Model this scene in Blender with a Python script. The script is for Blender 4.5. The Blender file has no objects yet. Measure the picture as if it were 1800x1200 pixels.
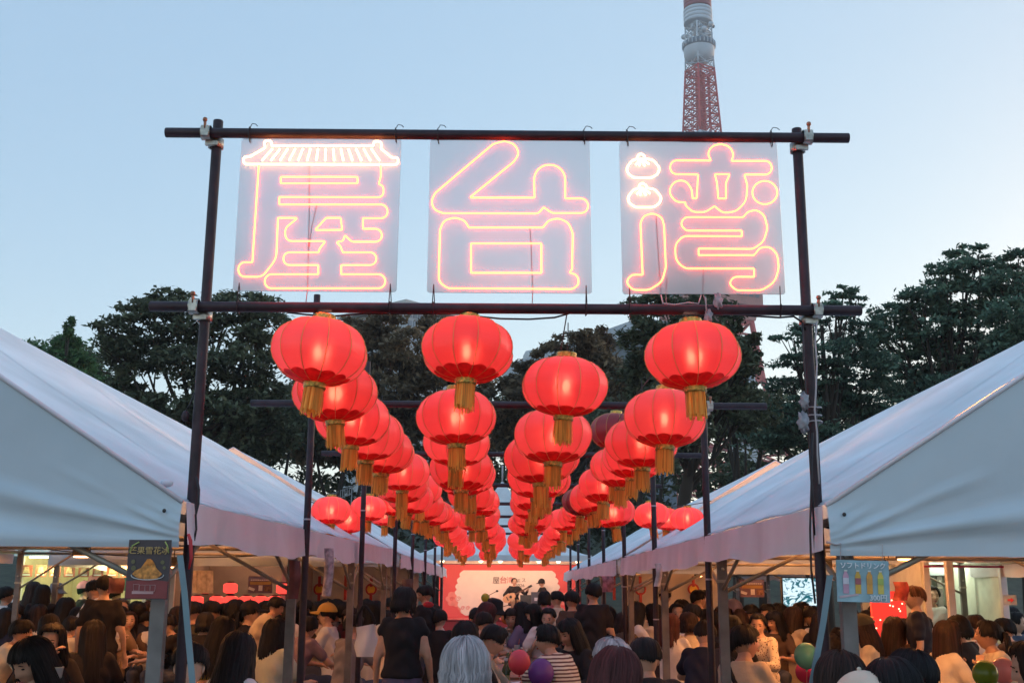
import bpy, bmesh, math, random
import numpy as np
from mathutils import Vector, Matrix

random.seed(7)
DEV = False
RNG = np.random.default_rng(7)
SC = bpy.context.scene
COL = SC.collection
PI = math.pi
rad = math.radians

# ------------------------------------------------------------------ camera
F_PX, HORIZON, CAM_H = 1960.0, 440.0, 1.5
PITCH, YAW, ROLL = math.atan(HORIZON / F_PX), rad(0.32), rad(0.3)
_cy, _sy = math.cos(YAW), math.sin(YAW)
FW = Vector((_sy * math.cos(PITCH), _cy * math.cos(PITCH), math.sin(PITCH)))
_r = Vector((_cy, -_sy, 0)); _u = _r.cross(FW)
RT = _r * math.cos(ROLL) + _u * math.sin(ROLL)
UP = _u * math.cos(ROLL) - _r * math.sin(ROLL)
cam_data = bpy.data.cameras.new('camera')
cam_data.sensor_width = 36.0
cam_data.lens = 36.0 * F_PX / 1800.0
cam_data.clip_start, cam_data.clip_end = 0.1, 6000
cam = bpy.data.objects.new('camera', cam_data)
COL.objects.link(cam)
m3 = Matrix((RT, UP, -FW)).transposed()
cam.matrix_world = Matrix.Translation((0, 0, CAM_H)) @ m3.to_4x4()
SC.camera = cam


def at(px, py, Y):
    """world point at forward distance Y that the photograph shows at (px, py)"""
    d = RT * ((px - 900) / F_PX) + UP * ((600 - py) / F_PX) + FW
    return Vector((0, 0, CAM_H)) + d * (Y / d.y)


# ------------------------------------------------------------------ sky, sun, exposure
SUN_EL, SUN_ROT = 12.0, 51.0
world = bpy.data.worlds.new('World'); SC.world = world; world.use_nodes = True
wn = world.node_tree
sky = wn.nodes.new('ShaderNodeTexSky'); sky.sky_type = 'NISHITA'; sky.sun_disc = False
sky.sun_elevation = rad(SUN_EL); sky.sun_rotation = rad(SUN_ROT)
sky.air_density, sky.dust_density, sky.ozone_density = 1.0, .45, 1.0
bg = wn.nodes['Background']; bg.inputs[1].default_value = 0.15
veil = wn.nodes.new('ShaderNodeVectorMath'); veil.operation = 'MULTIPLY_ADD'      # thin even cloud veil over the clear sky
veil.inputs[1].default_value = (.47, .325, .175); veil.inputs[2].default_value = (.48, .98, 1.68)
wn.links.new(sky.outputs[0], veil.inputs[0]); wn.links.new(veil.outputs[0], bg.inputs[0])
sun_data = bpy.data.lights.new('sun', 'SUN'); sun_data.energy = 0.2; sun_data.angle = rad(25)
sun_data.color = (1.0, 0.9, 0.8)
sun = bpy.data.objects.new('sun', sun_data); COL.objects.link(sun)
sd = Vector((math.sin(rad(SUN_ROT)) * math.cos(rad(SUN_EL)), math.cos(rad(SUN_ROT)) * math.cos(rad(SUN_EL)), math.sin(rad(SUN_EL))))
sun.rotation_euler = (-sd).to_track_quat('-Z', 'Y').to_euler()
SC.view_settings.view_transform = 'Standard'
SC.view_settings.look = 'None'
SC.view_settings.gamma = 1.0
SC.view_settings.use_curve_mapping = False
SC.view_settings.exposure = 1.55
SC.render.engine = 'CYCLES'
SC.cycles.use_denoising = True
SC.cycles.max_bounces = 6
SC.cycles.diffuse_bounces = 3
SC.cycles.transmission_bounces = 4
SC.cycles.transparent_max_bounces = 8
SC.cycles.caustics_reflective = False
SC.cycles.caustics_refractive = False
SC.cycles.sample_clamp_indirect = 4.0
SC.cycles.use_light_tree = True


# ------------------------------------------------------------------ materials
MATS = {}


def mat(name, col, rough=0.6, metal=0.0, var=0.12, scale=6.0, bump=0.0, bscale=40.0, spec=0.5,
        transl=0.0, stretch=None, emit=None, aniso=0.0, island=0.0, coat=0.0, thin=None):
    if name in MATS:
        return MATS[name]
    m = bpy.data.materials.new(name); m.use_nodes = True
    nt = m.node_tree; N = nt.nodes; L = nt.links
    b = N['Principled BSDF']; out = N['Material Output']
    tc = N.new('ShaderNodeTexCoord'); mp = N.new('ShaderNodeMapping')
    L.new(tc.outputs['Object'], mp.inputs[0])
    if stretch:
        mp.inputs['Scale'].default_value = stretch
    nz = N.new('ShaderNodeTexNoise'); nz.inputs['Scale'].default_value = scale; nz.inputs['Detail'].default_value = 5
    L.new(mp.outputs[0], nz.inputs['Vector'])
    ramp = N.new('ShaderNodeMapRange')
    ramp.inputs['To Min'].default_value = 1 - var; ramp.inputs['To Max'].default_value = 1 + var
    ramp.inputs['From Min'].default_value = 0.3; ramp.inputs['From Max'].default_value = 0.7
    L.new(nz.outputs['Fac'], ramp.inputs['Value'])
    fac = ramp.outputs[0]
    if island:
        gi = N.new('ShaderNodeNewGeometry'); mr = N.new('ShaderNodeMapRange')
        mr.inputs['To Min'].default_value = 1 - island; mr.inputs['To Max'].default_value = 1 + island
        L.new(gi.outputs['Random Per Island'], mr.inputs['Value'])
        mu = N.new('ShaderNodeMath'); mu.operation = 'MULTIPLY'
        L.new(fac, mu.inputs[0]); L.new(mr.outputs[0], mu.inputs[1]); fac = mu.outputs[0]
    vm = N.new('ShaderNodeVectorMath'); vm.operation = 'SCALE'
    vm.inputs[0].default_value = col[:3]; L.new(fac, vm.inputs['Scale'])
    L.new(vm.outputs[0], b.inputs['Base Color'])
    b.inputs['Roughness'].default_value = rough; b.inputs['Metallic'].default_value = metal
    b.inputs['Specular IOR Level'].default_value = spec
    b.inputs['Anisotropic'].default_value = aniso
    b.inputs['Coat Weight'].default_value = coat
    if emit:
        b.inputs['Emission Color'].default_value = (*emit[0], 1); b.inputs['Emission Strength'].default_value = emit[1]
    if bump:
        bn = N.new('ShaderNodeTexNoise'); bn.inputs['Scale'].default_value = bscale; bn.inputs['Detail'].default_value = 4
        L.new(mp.outputs[0], bn.inputs['Vector'])
        bp = N.new('ShaderNodeBump'); bp.inputs['Strength'].default_value = min(1, bump); bp.inputs['Distance'].default_value = 0.02
        L.new(bn.outputs['Fac'], bp.inputs['Height']); L.new(bp.outputs[0], b.inputs['Normal'])
    if transl:
        tr = N.new('ShaderNodeBsdfTranslucent'); L.new(vm.outputs[0], tr.inputs[0])
        mx = N.new('ShaderNodeMixShader'); mx.inputs[0].default_value = transl
        L.new(b.outputs[0], mx.inputs[1]); L.new(tr.outputs[0], mx.inputs[2]); L.new(mx.outputs[0], out.inputs[0])
    MATS[name] = m
    return m


def emat(name, col, strength):
    if name in MATS:
        return MATS[name]
    m = bpy.data.materials.new(name); m.use_nodes = True
    b = m.node_tree.nodes['Principled BSDF']
    b.inputs['Base Color'].default_value = (*[min(1, c) * 0.8 for c in col], 1)
    b.inputs['Emission Color'].default_value = (*col, 1); b.inputs['Emission Strength'].default_value = strength
    MATS[name] = m
    return m


# ------------------------------------------------------------------ mesh building
class MB:
    def __init__(self):
        self.v = []; self.f = []; self.smooth = []

    def add(self, vs, fs, smooth=False, mx=None):
        o = len(self.v)
        if mx is not None:
            vs = [mx @ Vector(p) for p in vs]
        self.v += [tuple(p) for p in vs]
        self.f += [tuple(i + o for i in f) for f in fs]
        self.smooth += [smooth] * len(fs)
        return self

    def box(self, c, s, mx=None, rot=None):
        x, y, z = s[0] / 2, s[1] / 2, s[2] / 2
        vs = [Vector((a * x, b * y, d * z)) for d in (-1, 1) for b in (-1, 1) for a in (-1, 1)]
        if rot is not None:
            vs = [rot @ p for p in vs]
        vs = [p + Vector(c) for p in vs]
        return self.add(vs, [(0, 2, 3, 1), (4, 5, 7, 6), (0, 1, 5, 4), (2, 6, 7, 3), (0, 4, 6, 2), (1, 3, 7, 5)], False, mx)

    def tube(self, pts, r, n=8, closed=False, caps=True, mx=None):
        pts = [Vector(p) for p in pts]
        k = len(pts)
        rs = r if isinstance(r, (list, tuple)) else [r] * k
        vs = []; prev = None
        for i, p in enumerate(pts):
            if closed:
                t = pts[(i + 1) % k] - pts[i - 1]
            else:
                t = pts[min(i + 1, k - 1)] - pts[max(i - 1, 0)]
            if t.length < 1e-9:
                t = Vector((0, 0, 1))
            t.normalize()
            if prev is None:
                a = Vector((0, 0, 1)) if abs(t.z) < 0.9 else Vector((0, 1, 0))
                x = t.cross(a).normalized()
            else:
                x = (prev - t * prev.dot(t))
                x = x.normalized() if x.length > 1e-6 else t.orthogonal().normalized()
            prev = x; y = t.cross(x)
            for j in range(n):
                a = 2 * PI * j / n
                vs.append(p + (x * math.cos(a) + y * math.sin(a)) * rs[i])
        fs = []
        for i in range(k if closed else k - 1):
            i2 = (i + 1) % k
            for j in range(n):
                j2 = (j + 1) % n
                fs.append((i * n + j, i * n + j2, i2 * n + j2, i2 * n + j))
        if caps and not closed:
            fs.append(tuple(range(n - 1, -1, -1))); fs.append(tuple((k - 1) * n + j for j in range(n)))
        return self.add(vs, fs, True, mx)

    def lathe(self, prof, n=16, c=(0, 0, 0), mx=None, smooth=True):
        vs = []; fs = []
        for (r, z) in prof:
            for j in range(n):
                a = 2 * PI * j / n
                vs.append((c[0] + r * math.cos(a), c[1] + r * math.sin(a), c[2] + z))
        for i in range(len(prof) - 1):
            for j in range(n):
                j2 = (j + 1) % n
                fs.append((i * n + j, i * n + j2, (i + 1) * n + j2, (i + 1) * n + j))
        return self.add(vs, fs, smooth, mx)

    def ball(self, c, r, n=12, m=8, rot=None, mx=None):
        r = (r, r, r) if isinstance(r, (int, float)) else r
        vs = [Vector((0, 0, -r[2]))]
        for i in range(1, m):
            t = PI * i / m - PI / 2
            for j in range(n):
                a = 2 * PI * j / n
                vs.append(Vector((r[0] * math.cos(t) * math.cos(a), r[1] * math.cos(t) * math.sin(a), r[2] * math.sin(t))))
        vs.append(Vector((0, 0, r[2])))
        fs = [(0, 1 + (j + 1) % n, 1 + j) for j in range(n)]
        for i in range(m - 2):
            for j in range(n):
                j2 = (j + 1) % n
                fs.append((1 + i * n + j, 1 + i * n + j2, 1 + (i + 1) * n + j2, 1 + (i + 1) * n + j))
        b = 1 + (m - 2) * n
        fs += [(b + j, b + (j + 1) % n, len(vs) - 1) for j in range(n)]
        if rot is not None:
            vs = [rot @ p for p in vs]
        vs = [p + Vector(c) for p in vs]
        return self.add(vs, fs, True, mx)

    def grid(self, fn, nu, nv, smooth=True, mx=None, flip=False):
        vs = [fn(i / nu, j / nv) for j in range(nv + 1) for i in range(nu + 1)]
        fs = []
        for j in range(nv):
            for i in range(nu):
                a = j * (nu + 1) + i
                q = (a, a + 1, a + nu + 2, a + nu + 1)
                fs.append(q[::-1] if flip else q)
        return self.add(vs, fs, smooth, mx)

    def prism(self, poly, thick, axis='y', y0=0.0, mx=None):
        """polygon in x,z extruded along +y from y0"""
        n = len(poly)
        vs = [(p[0], y0, p[1]) for p in poly] + [(p[0], y0 + thick, p[1]) for p in poly]
        fs = [tuple(range(n)), tuple(range(2 * n - 1, n - 1, -1))]
        fs += [(i, i + n, (i + 1) % n + n, (i + 1) % n) for i in range(n)]
        return self.add(vs, fs, False, mx)

    def mesh(self, name):
        me = bpy.data.meshes.new(name)
        me.from_pydata(self.v, [], self.f)
        if any(self.smooth):
            me.polygons.foreach_set('use_smooth', self.smooth)
        me.update()
        return me

    def build(self, name, material, parent=None, loc=None):
        me = self.mesh(name)
        return obj(name, me, material, parent, loc)


def obj(name, me, material=None, parent=None, loc=None, rot=None):
    o = bpy.data.objects.new(name, me)
    COL.objects.link(o)
    if material is not None:
        if len(me.materials) == 0:
            me.materials.append(material)
        elif me.materials[0] is not material:
            o.material_slots[0].link = 'OBJECT'; o.material_slots[0].material = material
    if parent is not None:
        o.parent = parent
    if loc is not None:
        o.location = loc
    if rot is not None:
        o.rotation_euler = rot
    return o


def tag(o, label=None, cat=None, group=None, kind=None):
    if label: o['label'] = label
    if cat: o['category'] = cat
    if group: o['group'] = group
    if kind: o['kind'] = kind
    return o


def thing(name, label, cat, loc=(0, 0, 0), rz=0.0, group=None):
    o = bpy.data.objects.new(name, None); COL.objects.link(o)
    o.empty_display_size = 0.1
    o.location = loc; o.rotation_euler = (0, 0, rz)
    return tag(o, label, cat, group)


def text_mesh(body, size, extrude=0.002, align='CENTER', bold=0.0):
    cu = bpy.data.curves.new('lettering', 'FONT'); cu.body = body; cu.size = size; cu.extrude = extrude
    cu.align_x = align; cu.align_y = 'CENTER'; cu.offset = bold; cu.resolution_u = 3
    o = bpy.data.objects.new('tmp', cu); COL.objects.link(o)
    dg = bpy.context.evaluated_depsgraph_get()
    me = bpy.data.meshes.new_from_object(o.evaluated_get(dg))
    bpy.data.objects.remove(o); bpy.data.curves.remove(cu)
    me.name = 'lettering'
    me.transform(Matrix.Rotation(PI / 2, 4, 'X'))   # stand upright, facing -y
    return me


def lettering(body, size, material, parent, loc, name='lettering', bold=0.0, rot=None):
    return obj(name, text_mesh(body, size, bold=bold), material, parent, loc, rot)


def lamp(name, parent, loc, energy, color, radius=0.05, kind='POINT', rot=None, size=None):
    l = bpy.data.lights.new(name, kind); l.energy = energy; l.color = color
    if kind == 'AREA':
        l.shape = 'RECTANGLE'; l.size, l.size_y = size
    else:
        l.shadow_soft_size = radius
    o = bpy.data.objects.new(name, l); COL.objects.link(o); o.location = loc
    if rot: o.rotation_euler = rot
    if parent: o.parent = parent
    return o

HAZE = .00045
# ================================================================== SETTING
# ------------------------------------------------------------------ ground, hill
g = MB().grid(lambda u, v: ((u - .5) * 5000, -200 + v * 5000, 0.0), 4, 4).build('ground', mat('paving', (.11, .1, .095), .85, bump=.3, var=.25, scale=.8))
tag(g, kind='structure')


def hill_fn(u, v):
    x = (u - .5) * 240; y = 50 + v * 110
    t = min(1, v * 2.2)
    h = 9.5 * (t * t * (3 - 2 * t)) * (0.75 + 0.25 * math.sin(x * .045 + 1.0)) + .5 * math.sin(x * .31) * t + .35 * math.sin(x * .8 + y * .5) * t
    return (x, y, h - 0.05)


tag(MB().grid(hill_fn, 80, 40).build('hill', mat('hill_soil', (.028, .034, .018), .95, var=.5, scale=1.5, bump=.6, bscale=6)), kind='structure')

# ------------------------------------------------------------------ lattice tower
RED_T = mat('tower_red', (.46, .035, .04), .55, var=.1, scale=.1)
WHT_T = mat('tower_white', (.46, .54, .60), .55, var=.1, scale=.1)
DRK_T = mat('tower_dark', (.10, .14, .18), .6, var=.2, scale=.1)
tc_ = at(1229, 95, 480)
tower = thing('lattice_tower', 'tall red and white steel lattice tower rising beyond the trees', 'tower', (tc_.x, tc_.y, 0), rad(29))


def half(z):
    ks = [(0, 36), (60, 22), (87, 16.5), (120, 13), (150, 10.5), (205, 6.3), (240, 4.7), (262, 4.3), (300, 3.4)]
    for (a, b), (c, d) in zip(ks, ks[1:]):
        if a <= z <= c:
            return b + (d - b) * (z - a) / (c - a)
    return 4


def corners(z):
    h = half(z)
    return [Vector((a * h, b * h, z)) for a, b in ((1, 1), (-1, 1), (-1, -1), (1, -1))]


def lattice(z0, z1, dz, r, material, nm):
    lev = [z0]
    while lev[-1] + dz < z1 - dz * .4:
        lev.append(lev[-1] + dz)
    lev.append(z1)
    for k in range(4):
        m = MB()
        m.tube([corners(z)[k] for z in lev], r * 1.7, 6)
        m.build('tower_leg', material, tower)
    for k in range(4):
        m = MB()
        for a, b in zip(lev, lev[1:]):
            A, B = corners(a), corners(b); k2 = (k + 1) % 4
            m.tube([A[k], B[k2]], r, 5); m.tube([A[k2], B[k]], r, 5); m.tube([B[k], B[k2]], r, 5)
            m.tube([(A[k] + A[k2]) / 2, (B[k] + B[k2]) / 2], r * .7, 4)
            q = (A[k] + A[k2] + B[k] + B[k2]) / 4
            m.tube([(A[k] + B[k]) / 2, q, (A[k2] + B[k2]) / 2], r * .7, 4)
        o = m.build('lattice_bracing', material, tower); o['kind'] = 'stuff'


lattice(40, 118, 13, .75, RED_T, 'low')
lattice(150, 206, 8, .38, WHT_T, 'mid')
lattice(206, 240, 5.2, .30, RED_T, 'up')
lattice(240, 262, 4.4, .24, WHT_T, 'top')
m = MB()
for z0, z1, s0, s1 in ((118, 124, 14.5, 17), (124, 141, 17, 17), (141, 146, 17, 15), (146, 150, 12, 12)):
    m.prism([(-s0, z0), (s0, z0), (s1, z1), (-s1, z1)], 2 * min(s0, s1), y0=-min(s0, s1))
m.build('main_deck', mat('tower_deck', (.40, .16, .14), .6, scale=.2), tower)
for z_ in (129, 136):
    for k in range(4):
        for j in range(9):
            rot_ = Matrix.Rotation(k * PI / 2, 3, 'Z')
            MB().box(rot_ @ Vector((-13.6 + j * 3.4, -17.05, z_)), (2.6, .3, 2.6), rot=rot_).build('deck_window', DRK_T, tower)
core = MB(); core.lathe([(2.6, 150), (2.4, 206)], 10); core.build('lift_shaft', WHT_T, tower)
core = MB(); core.lathe([(2.4, 206), (2.3, 238)], 10); core.build('lift_shaft', RED_T, tower)
for dx in (-3.0, 3.3):
    MB().box((dx, -2.2, 200), (.9, .9, 20)).build('cable_riser', WHT_T, tower)
    MB().box((dx, -2.2, 224), (.9, .9, 26)).build('cable_riser', RED_T, tower)
m = MB(); m.lathe([(0, 243.5), (4.5, 243.6), (6.9, 246.2), (7.2, 249.3), (7.2, 250.5)], 28); m.build('upper_deck', WHT_T, tower)
m = MB(); m.lathe([(7.25, 250.2), (7.6, 250.6), (7.6, 253.0), (6.9, 253.2)], 28); m.build('deck_gallery', DRK_T, tower)
m = MB()
for k in range(26):
    a = 2 * PI * k / 26
    m.box((7.7 * math.cos(a), 7.7 * math.sin(a), 251.9), (.3, .3, 2.4))
o = m.build('gallery_posts', WHT_T, tower); o['kind'] = 'stuff'
for a, z, s in ((2.9, 252.5, 1.6), (3.4, 251, 1.3), (-.3, 255, 1.4), (.2, 259.5, 1.7), (-.5, 262, 1.2), (2.2, 258, 1.8), (4.4, 257, 2.0), (5.0, 260.5, 1.8)):
    MB().ball((7.0 * math.cos(a), 7.0 * math.sin(a), z), (s * .8, s * .8, s * .7), 10, 6).build('dish_antenna', WHT_T if s > 1.5 else DRK_T, tower)
m = MB()
for k in range(22):
    a = random.uniform(0, 2 * PI); r = random.uniform(1.5, 4.8)
    m.box((r * math.cos(a), r * math.sin(a), random.uniform(254, 262)), (random.uniform(.6, 1.8), random.uniform(.6, 1.8), random.uniform(.8, 3)))
o = m.build('equipment', WHT_T, tower); o['kind'] = 'stuff'
m = MB(); prof = []
for k in range(4):
    z = 263 + k * 1.9; prof += [(6.5, z), (6.75, z + .15), (6.75, z + 1.4), (6.5, z + 1.55)]
m.lathe([(0, 263)] + prof, 28); m.build('antenna_drum', WHT_T, tower)
m = MB(); prof = []
for k in range(10):
    z = 270.8 + k * 1.9; prof += [(6.2, z), (6.5, z + .15), (6.5, z + 1.4), (6.2, z + 1.55)]
m.lathe(prof + [(0, 290)], 28); m.build('antenna_drum', mat('drum_red', (.22, .035, .06), .55, scale=.2), tower)
m = MB(); m.tube([(0, 0, 288), (0, 0, 333)], [2.2, .6], 8); m.build('mast', RED_T, tower)

# ------------------------------------------------------------------ far buildings
HW = mat('hotel_wall', (.42, .47, .52), .7, var=.06, scale=.3)
HR = mat('hotel_roof', (.50, .52, .52), .6, var=.06, scale=.3)
c0 = at(714, 528, 120)
hotel = thing('hotel_building', 'pale grey hotel block with overhanging eaves showing above the treetops', 'building', (c0.x, 120, 0), rad(48))
zt = c0.z
MB().box((5.6, 5.6, (zt - .5) / 2), (10.2, 10.2, zt - .5)).build('wall', HW, hotel)
MB().box((5.4, 5.4, zt - .25), (11.8, 11.8, .45)).build('roof', HR, hotel)
HG = mat('hotel_glass', (.22, .28, .36), .3, scale=.5)
for fx in range(12):
    for fz in range(4):
        MB().box((1.1 + fx * .78, .48, zt - 1.3 - fz * 1.0), (.5, .12, .62)).build('window', HG, hotel)
for k in range(8):
    MB().box((.46, 2.2 + k * .52, zt - 1.5), (.12, .15 if k % 3 else .34, 1.3 - (k % 2) * .12)).build('letter', mat('hotel_letter', (.32, .13, .09), .6), hotel)
a0, a1 = at(895, 642, 95), at(1125, 586, 78)
lb = thing('long_building', 'low pale building with a long sloping roof edge behind the round trees', 'building', (0, 0, 0))
dv = (a1 - a0); dv.z = 0; dv.normalize()
ang = math.atan2(dv.y, dv.x)
L_ = math.hypot(a1.x - a0.x, a1.y - a0.y)
m = MB().box((L_ / 2, 1.6, (a0.z - 1.3) / 2), (L_, 2.6, a0.z - 1.3)); o = m.build('wall', mat('long_wall', (.16, .2, .25), .7, scale=.3), lb, (a0.x, a0.y, 0)); o.rotation_euler = (0, 0, ang)
m = MB().box((L_ / 2, 1.5, a0.z - .6), (L_ + 1, 3.6, 1.2)); o = m.build('roof', mat('long_roof', (.42, .48, .55), .6, scale=.3), lb, (a0.x, a0.y, 0)); o.rotation_euler = (0, 0, ang)
m = MB().lathe([(0, 1.1), (.6, 1.0), (.8, .6), (.8, 0)], 12, (L_ * .10, 1.2, a0.z + 0.0)); o = m.build('roof_vent', HR, lb, (a0.x, a0.y, 0)); o.rotation_euler = (0, 0, ang)
a0 = at(1308, 640, 260)
wt = thing('office_block', 'slim pale grey block showing between tower legs and tree', 'building', (a0.x, 260, 0))
MB().box((0, 4, a0.z / 2), (5, 8, a0.z)).build('wall', mat('office_wall', (.5, .55, .6), .7, scale=.2), wt)
for k in range(5):
    MB().box((0, -.06, a0.z - 3 - k * 3.2), (3.6, .3, 1.4)).build('window', mat('hotel_glass', (.2, .25, .3)), wt)

# ------------------------------------------------------------------ trees
BARK = mat('bark', (.035, .027, .022), .9, bump=.6, bscale=8, stretch=(1, 1, .2))


def leaf_mat(name, col):
    return mat(name, col, .65, var=.35, scale=.5, transl=.35, island=.5, spec=.25)


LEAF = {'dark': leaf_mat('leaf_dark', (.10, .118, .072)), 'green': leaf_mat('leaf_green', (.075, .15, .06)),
        'olive': leaf_mat('leaf_olive', (.165, .125, .078)), 'blue': leaf_mat('leaf_bluegreen', (.10, .165, .118)),
        'lime': leaf_mat('leaf_lime', (.09, .11, .03))}


def leaves(clumps, n, size, flat=1.0, rng=RNG, subs=9, spread=.34, shell=True):
    """clumps: (centre, radii) ellipsoids -> one leaf mesh of small bent rhombi gathered in sprays"""
    n = int(n * 1.55); size = size * .76
    vol = np.array([(r[0] * r[2]) ** 1.0 for c, r in clumps]); vol = vol / vol.sum()
    P = []; 
    for (c, r), w in zip(clumps, vol):
        k = max(30, int(n * w)); ns = max(4, int(subs * (1 + 30 * w)))
        d = rng.normal(size=(ns, 3)); d /= np.linalg.norm(d, axis=1)[:, None]
        rr = rng.uniform(.35, 1.0, (ns, 1)) ** (.5 if shell else 1)
        cen = d * rr
        pick = rng.integers(0, ns, k)
        off = rng.normal(size=(k, 3)) * np.array([1, 1, flat]) * spread * .72 * rng.uniform(.55, 1.15, (ns, 1))[pick]
        p = cen[pick] + off
        P.append(p * np.array(r) + np.array(c))
    P = np.concatenate(P); k = len(P)
    nrm = rng.normal(size=(k, 3)) + np.array([0, 0, 1.3]); nrm /= np.linalg.norm(nrm, axis=1)[:, None]
    t = rng.normal(size=(k, 3)); t -= nrm * (t * nrm).sum(1)[:, None]; t /= np.linalg.norm(t, axis=1)[:, None]
    b = np.cross(nrm, t)
    s = size * rng.uniform(.45, 1.6, (k, 1))
    V = np.stack([P - t * s, P - b * s * .42 + nrm * s * .12, P + t * s, P + b * s * .42 + nrm * s * .12], 1).reshape(-1, 3)
    me = bpy.data.meshes.new('crown')
    me.vertices.add(4 * k); me.vertices.foreach_set('co', V.astype(np.float32).ravel())
    me.loops.add(4 * k); me.loops.foreach_set('vertex_index', np.arange(4 * k, dtype=np.int32))
    me.polygons.add(k); me.polygons.foreach_set('loop_start', np.arange(0, 4 * k, 4, dtype=np.int32))
    me.polygons.foreach_set('loop_total', np.full(k, 4, dtype=np.int32))
    me.update(); me.validate()
    return me


def tree(label, Y, trunk_px, clumps_px, n, size, leaf, flat=.7, spread=.34, depth=1.0, name='broadleaf_tree', group='trees around the square', trunk_r=None, subs=9):
    """clumps_px: (px, py, rx_px, ry_px[, dY]) read off the photograph at the tree's own distance"""
    base = at(trunk_px, 900, Y); bx = base.x
    t = thing(name, label, 'tree', (bx, Y, 0), 0, group)
    cl = []
    for c in clumps_px:
        dY = c[4] if len(c) > 4 else random.uniform(-1, 1) * 1.2
        p = at(c[0], c[1], Y + dY); q = at(c[0] + c[2], c[1] - c[3], Y + dY)
        rx, rz = abs(q.x - p.x), abs(q.z - p.z)
        cl.append(((p.x - bx, p.y - Y, p.z), (rx, rx * depth, rz)))
    obj('crown', leaves(cl, n, size, flat, spread=spread, subs=subs), LEAF[leaf], t)
    m = MB()
    top = max(c[0][2] for c in cl); mid = Vector((np.mean([c[0][0] for c in cl]), np.mean([c[0][1] for c in cl]), top * .62))
    r0 = trunk_r or max(.16, top * .022)
    trunk = [Vector((0, 0, -.1)), Vector((.05, 0, top * .2)), Vector((mid.x * .4, mid.y * .4, top * .42)), mid, Vector((mid.x, mid.y, top * .9))]
    m.tube(trunk, [r0 * 1.25, r0, r0 * .85, r0 * .55, r0 * .2], 9)
    for (c, r) in cl:
        c = Vector(c); s = trunk[2].lerp(trunk[3], random.uniform(0, .9))
        mdl = s.lerp(c, .5) + Vector((random.uniform(-.2, .2), random.uniform(-.2, .2), -.12 * (c - s).length))
        m.tube([s, mdl, c], [r0 * .42, r0 * .28, r0 * .08], 6)
        for _ in range(5):
            e = c + Vector((random.uniform(-1, 1) * r[0], random.uniform(-1, 1) * r[1], random.uniform(-.8, .9) * r[2])) * .85
            m.tube([mdl.lerp(c, random.uniform(.1, .9)), e], [r0 * .14, r0 * .04], 5)
    m.build('trunk', BARK, t)
    return t


tree('green rounded tree showing over the white tent ridge at the picture edge', 55, 60, [(-30, 640, 50, 42), (0, 622, 36, 24), (20, 640, 45, 35), (75, 630, 60, 32), (130, 650, 50, 45), (160, 690, 40, 40), (60, 690, 70, 40)], 12000, .16, 'green', name='broadleaf_tree')
tree('slender young tree with a feathery pointed top left of the big dark tree', 48, 122, [(122, 575, 10, 20), (118, 605, 24, 18), (128, 635, 36, 20), (120, 670, 40, 28), (105, 600, 12, 10)], 5200, .13, 'green', flat=.45)
tree('broad dark tree with a twiggy open crown behind the left sign post', 38, 395,
     [(300, 525, 40, 14), (255, 560, 55, 28), (200, 590, 40, 32), (330, 570, 60, 35), (400, 545, 60, 28), (455, 535, 40, 20), (460, 575, 50, 35), (250, 625, 70, 34),
      (340, 640, 65, 36), (430, 640, 60, 36), (205, 650, 38, 32), (225, 700, 50, 30), (310, 715, 60, 30), (410, 715, 62, 30), (470, 690, 40, 40), (300, 770, 60, 28), (400, 790, 60, 40), (480, 760, 40, 40)],
     21000, .14, 'dark', flat=.5, spread=.33)
tree('bronze green tree with tight domed crown below the hotel eaves', 46, 655,
     [(625, 590, 36, 28), (680, 575, 40, 24), (600, 630, 40, 34), (660, 625, 52, 36), (715, 615, 40, 34), (735, 660, 40, 36), (620, 690, 60, 36), (690, 690, 52, 36), (560, 700, 50, 50), (740, 730, 50, 40), (640, 760, 70, 44), (560, 770, 60, 44)],
     24000, .16, 'olive', flat=.8, spread=.26)
tree('small reddish feathery tree top beside the hotel wall', 52, 775, [(755, 568, 20, 16), (785, 575, 30, 14), (770, 600, 34, 18), (805, 620, 40, 26), (770, 650, 40, 30), (830, 660, 40, 36), (840, 590, 30, 18)], 7000, .15, 'olive', flat=.55)
tree('round headed bronze tree standing between the two middle lantern rows', 47, 1000,
     [(970, 625, 34, 26), (1010, 605, 38, 24), (1050, 605, 36, 24), (930, 660, 40, 28), (985, 665, 52, 36), (1050, 655, 50, 38), (900, 700, 44, 36), (1090, 680, 44, 50), (960, 730, 60, 40), (1040, 730, 60, 40), (880, 760, 50, 44), (1090, 760, 50, 50)],
     24000, .16, 'olive', flat=.8, spread=.26)
tree('tall dark tree with clumpy outer branches in front of the steel tower', 30, 1185,
     [(1130, 540, 34, 18), (1180, 525, 50, 18), (1230, 535, 50, 24), (1275, 560, 36, 28), (1130, 590, 36, 36), (1190, 600, 56, 46), (1250, 610, 50, 46), (1315, 605, 28, 22), (1300, 645, 36, 30), (1140, 660, 44, 50), (1210, 680, 60, 50), (1280, 690, 46, 40), (1320, 720, 50, 40), (1180, 760, 70, 50)],
     19000, .11, 'dark', flat=.6, spread=.3)
tree('tiered tree with flat spreading branches behind the right sign post', 34, 1440,
     [(1482, 515, 22, 12), (1505, 528, 18, 10), (1470, 545, 40, 14), (1395, 595, 34, 9), (1430, 575, 40, 12), (1400, 635, 44, 13), (1450, 620, 50, 20), (1500, 590, 44, 24), (1385, 675, 44, 13), (1450, 670, 56, 24), (1520, 650, 50, 34), (1390, 715, 54, 18), (1470, 715, 60, 26), (1540, 700, 60, 36), (1420, 760, 80, 26), (1350, 760, 50, 30)],
     15000, .10, 'blue', flat=.35, spread=.3)
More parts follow.
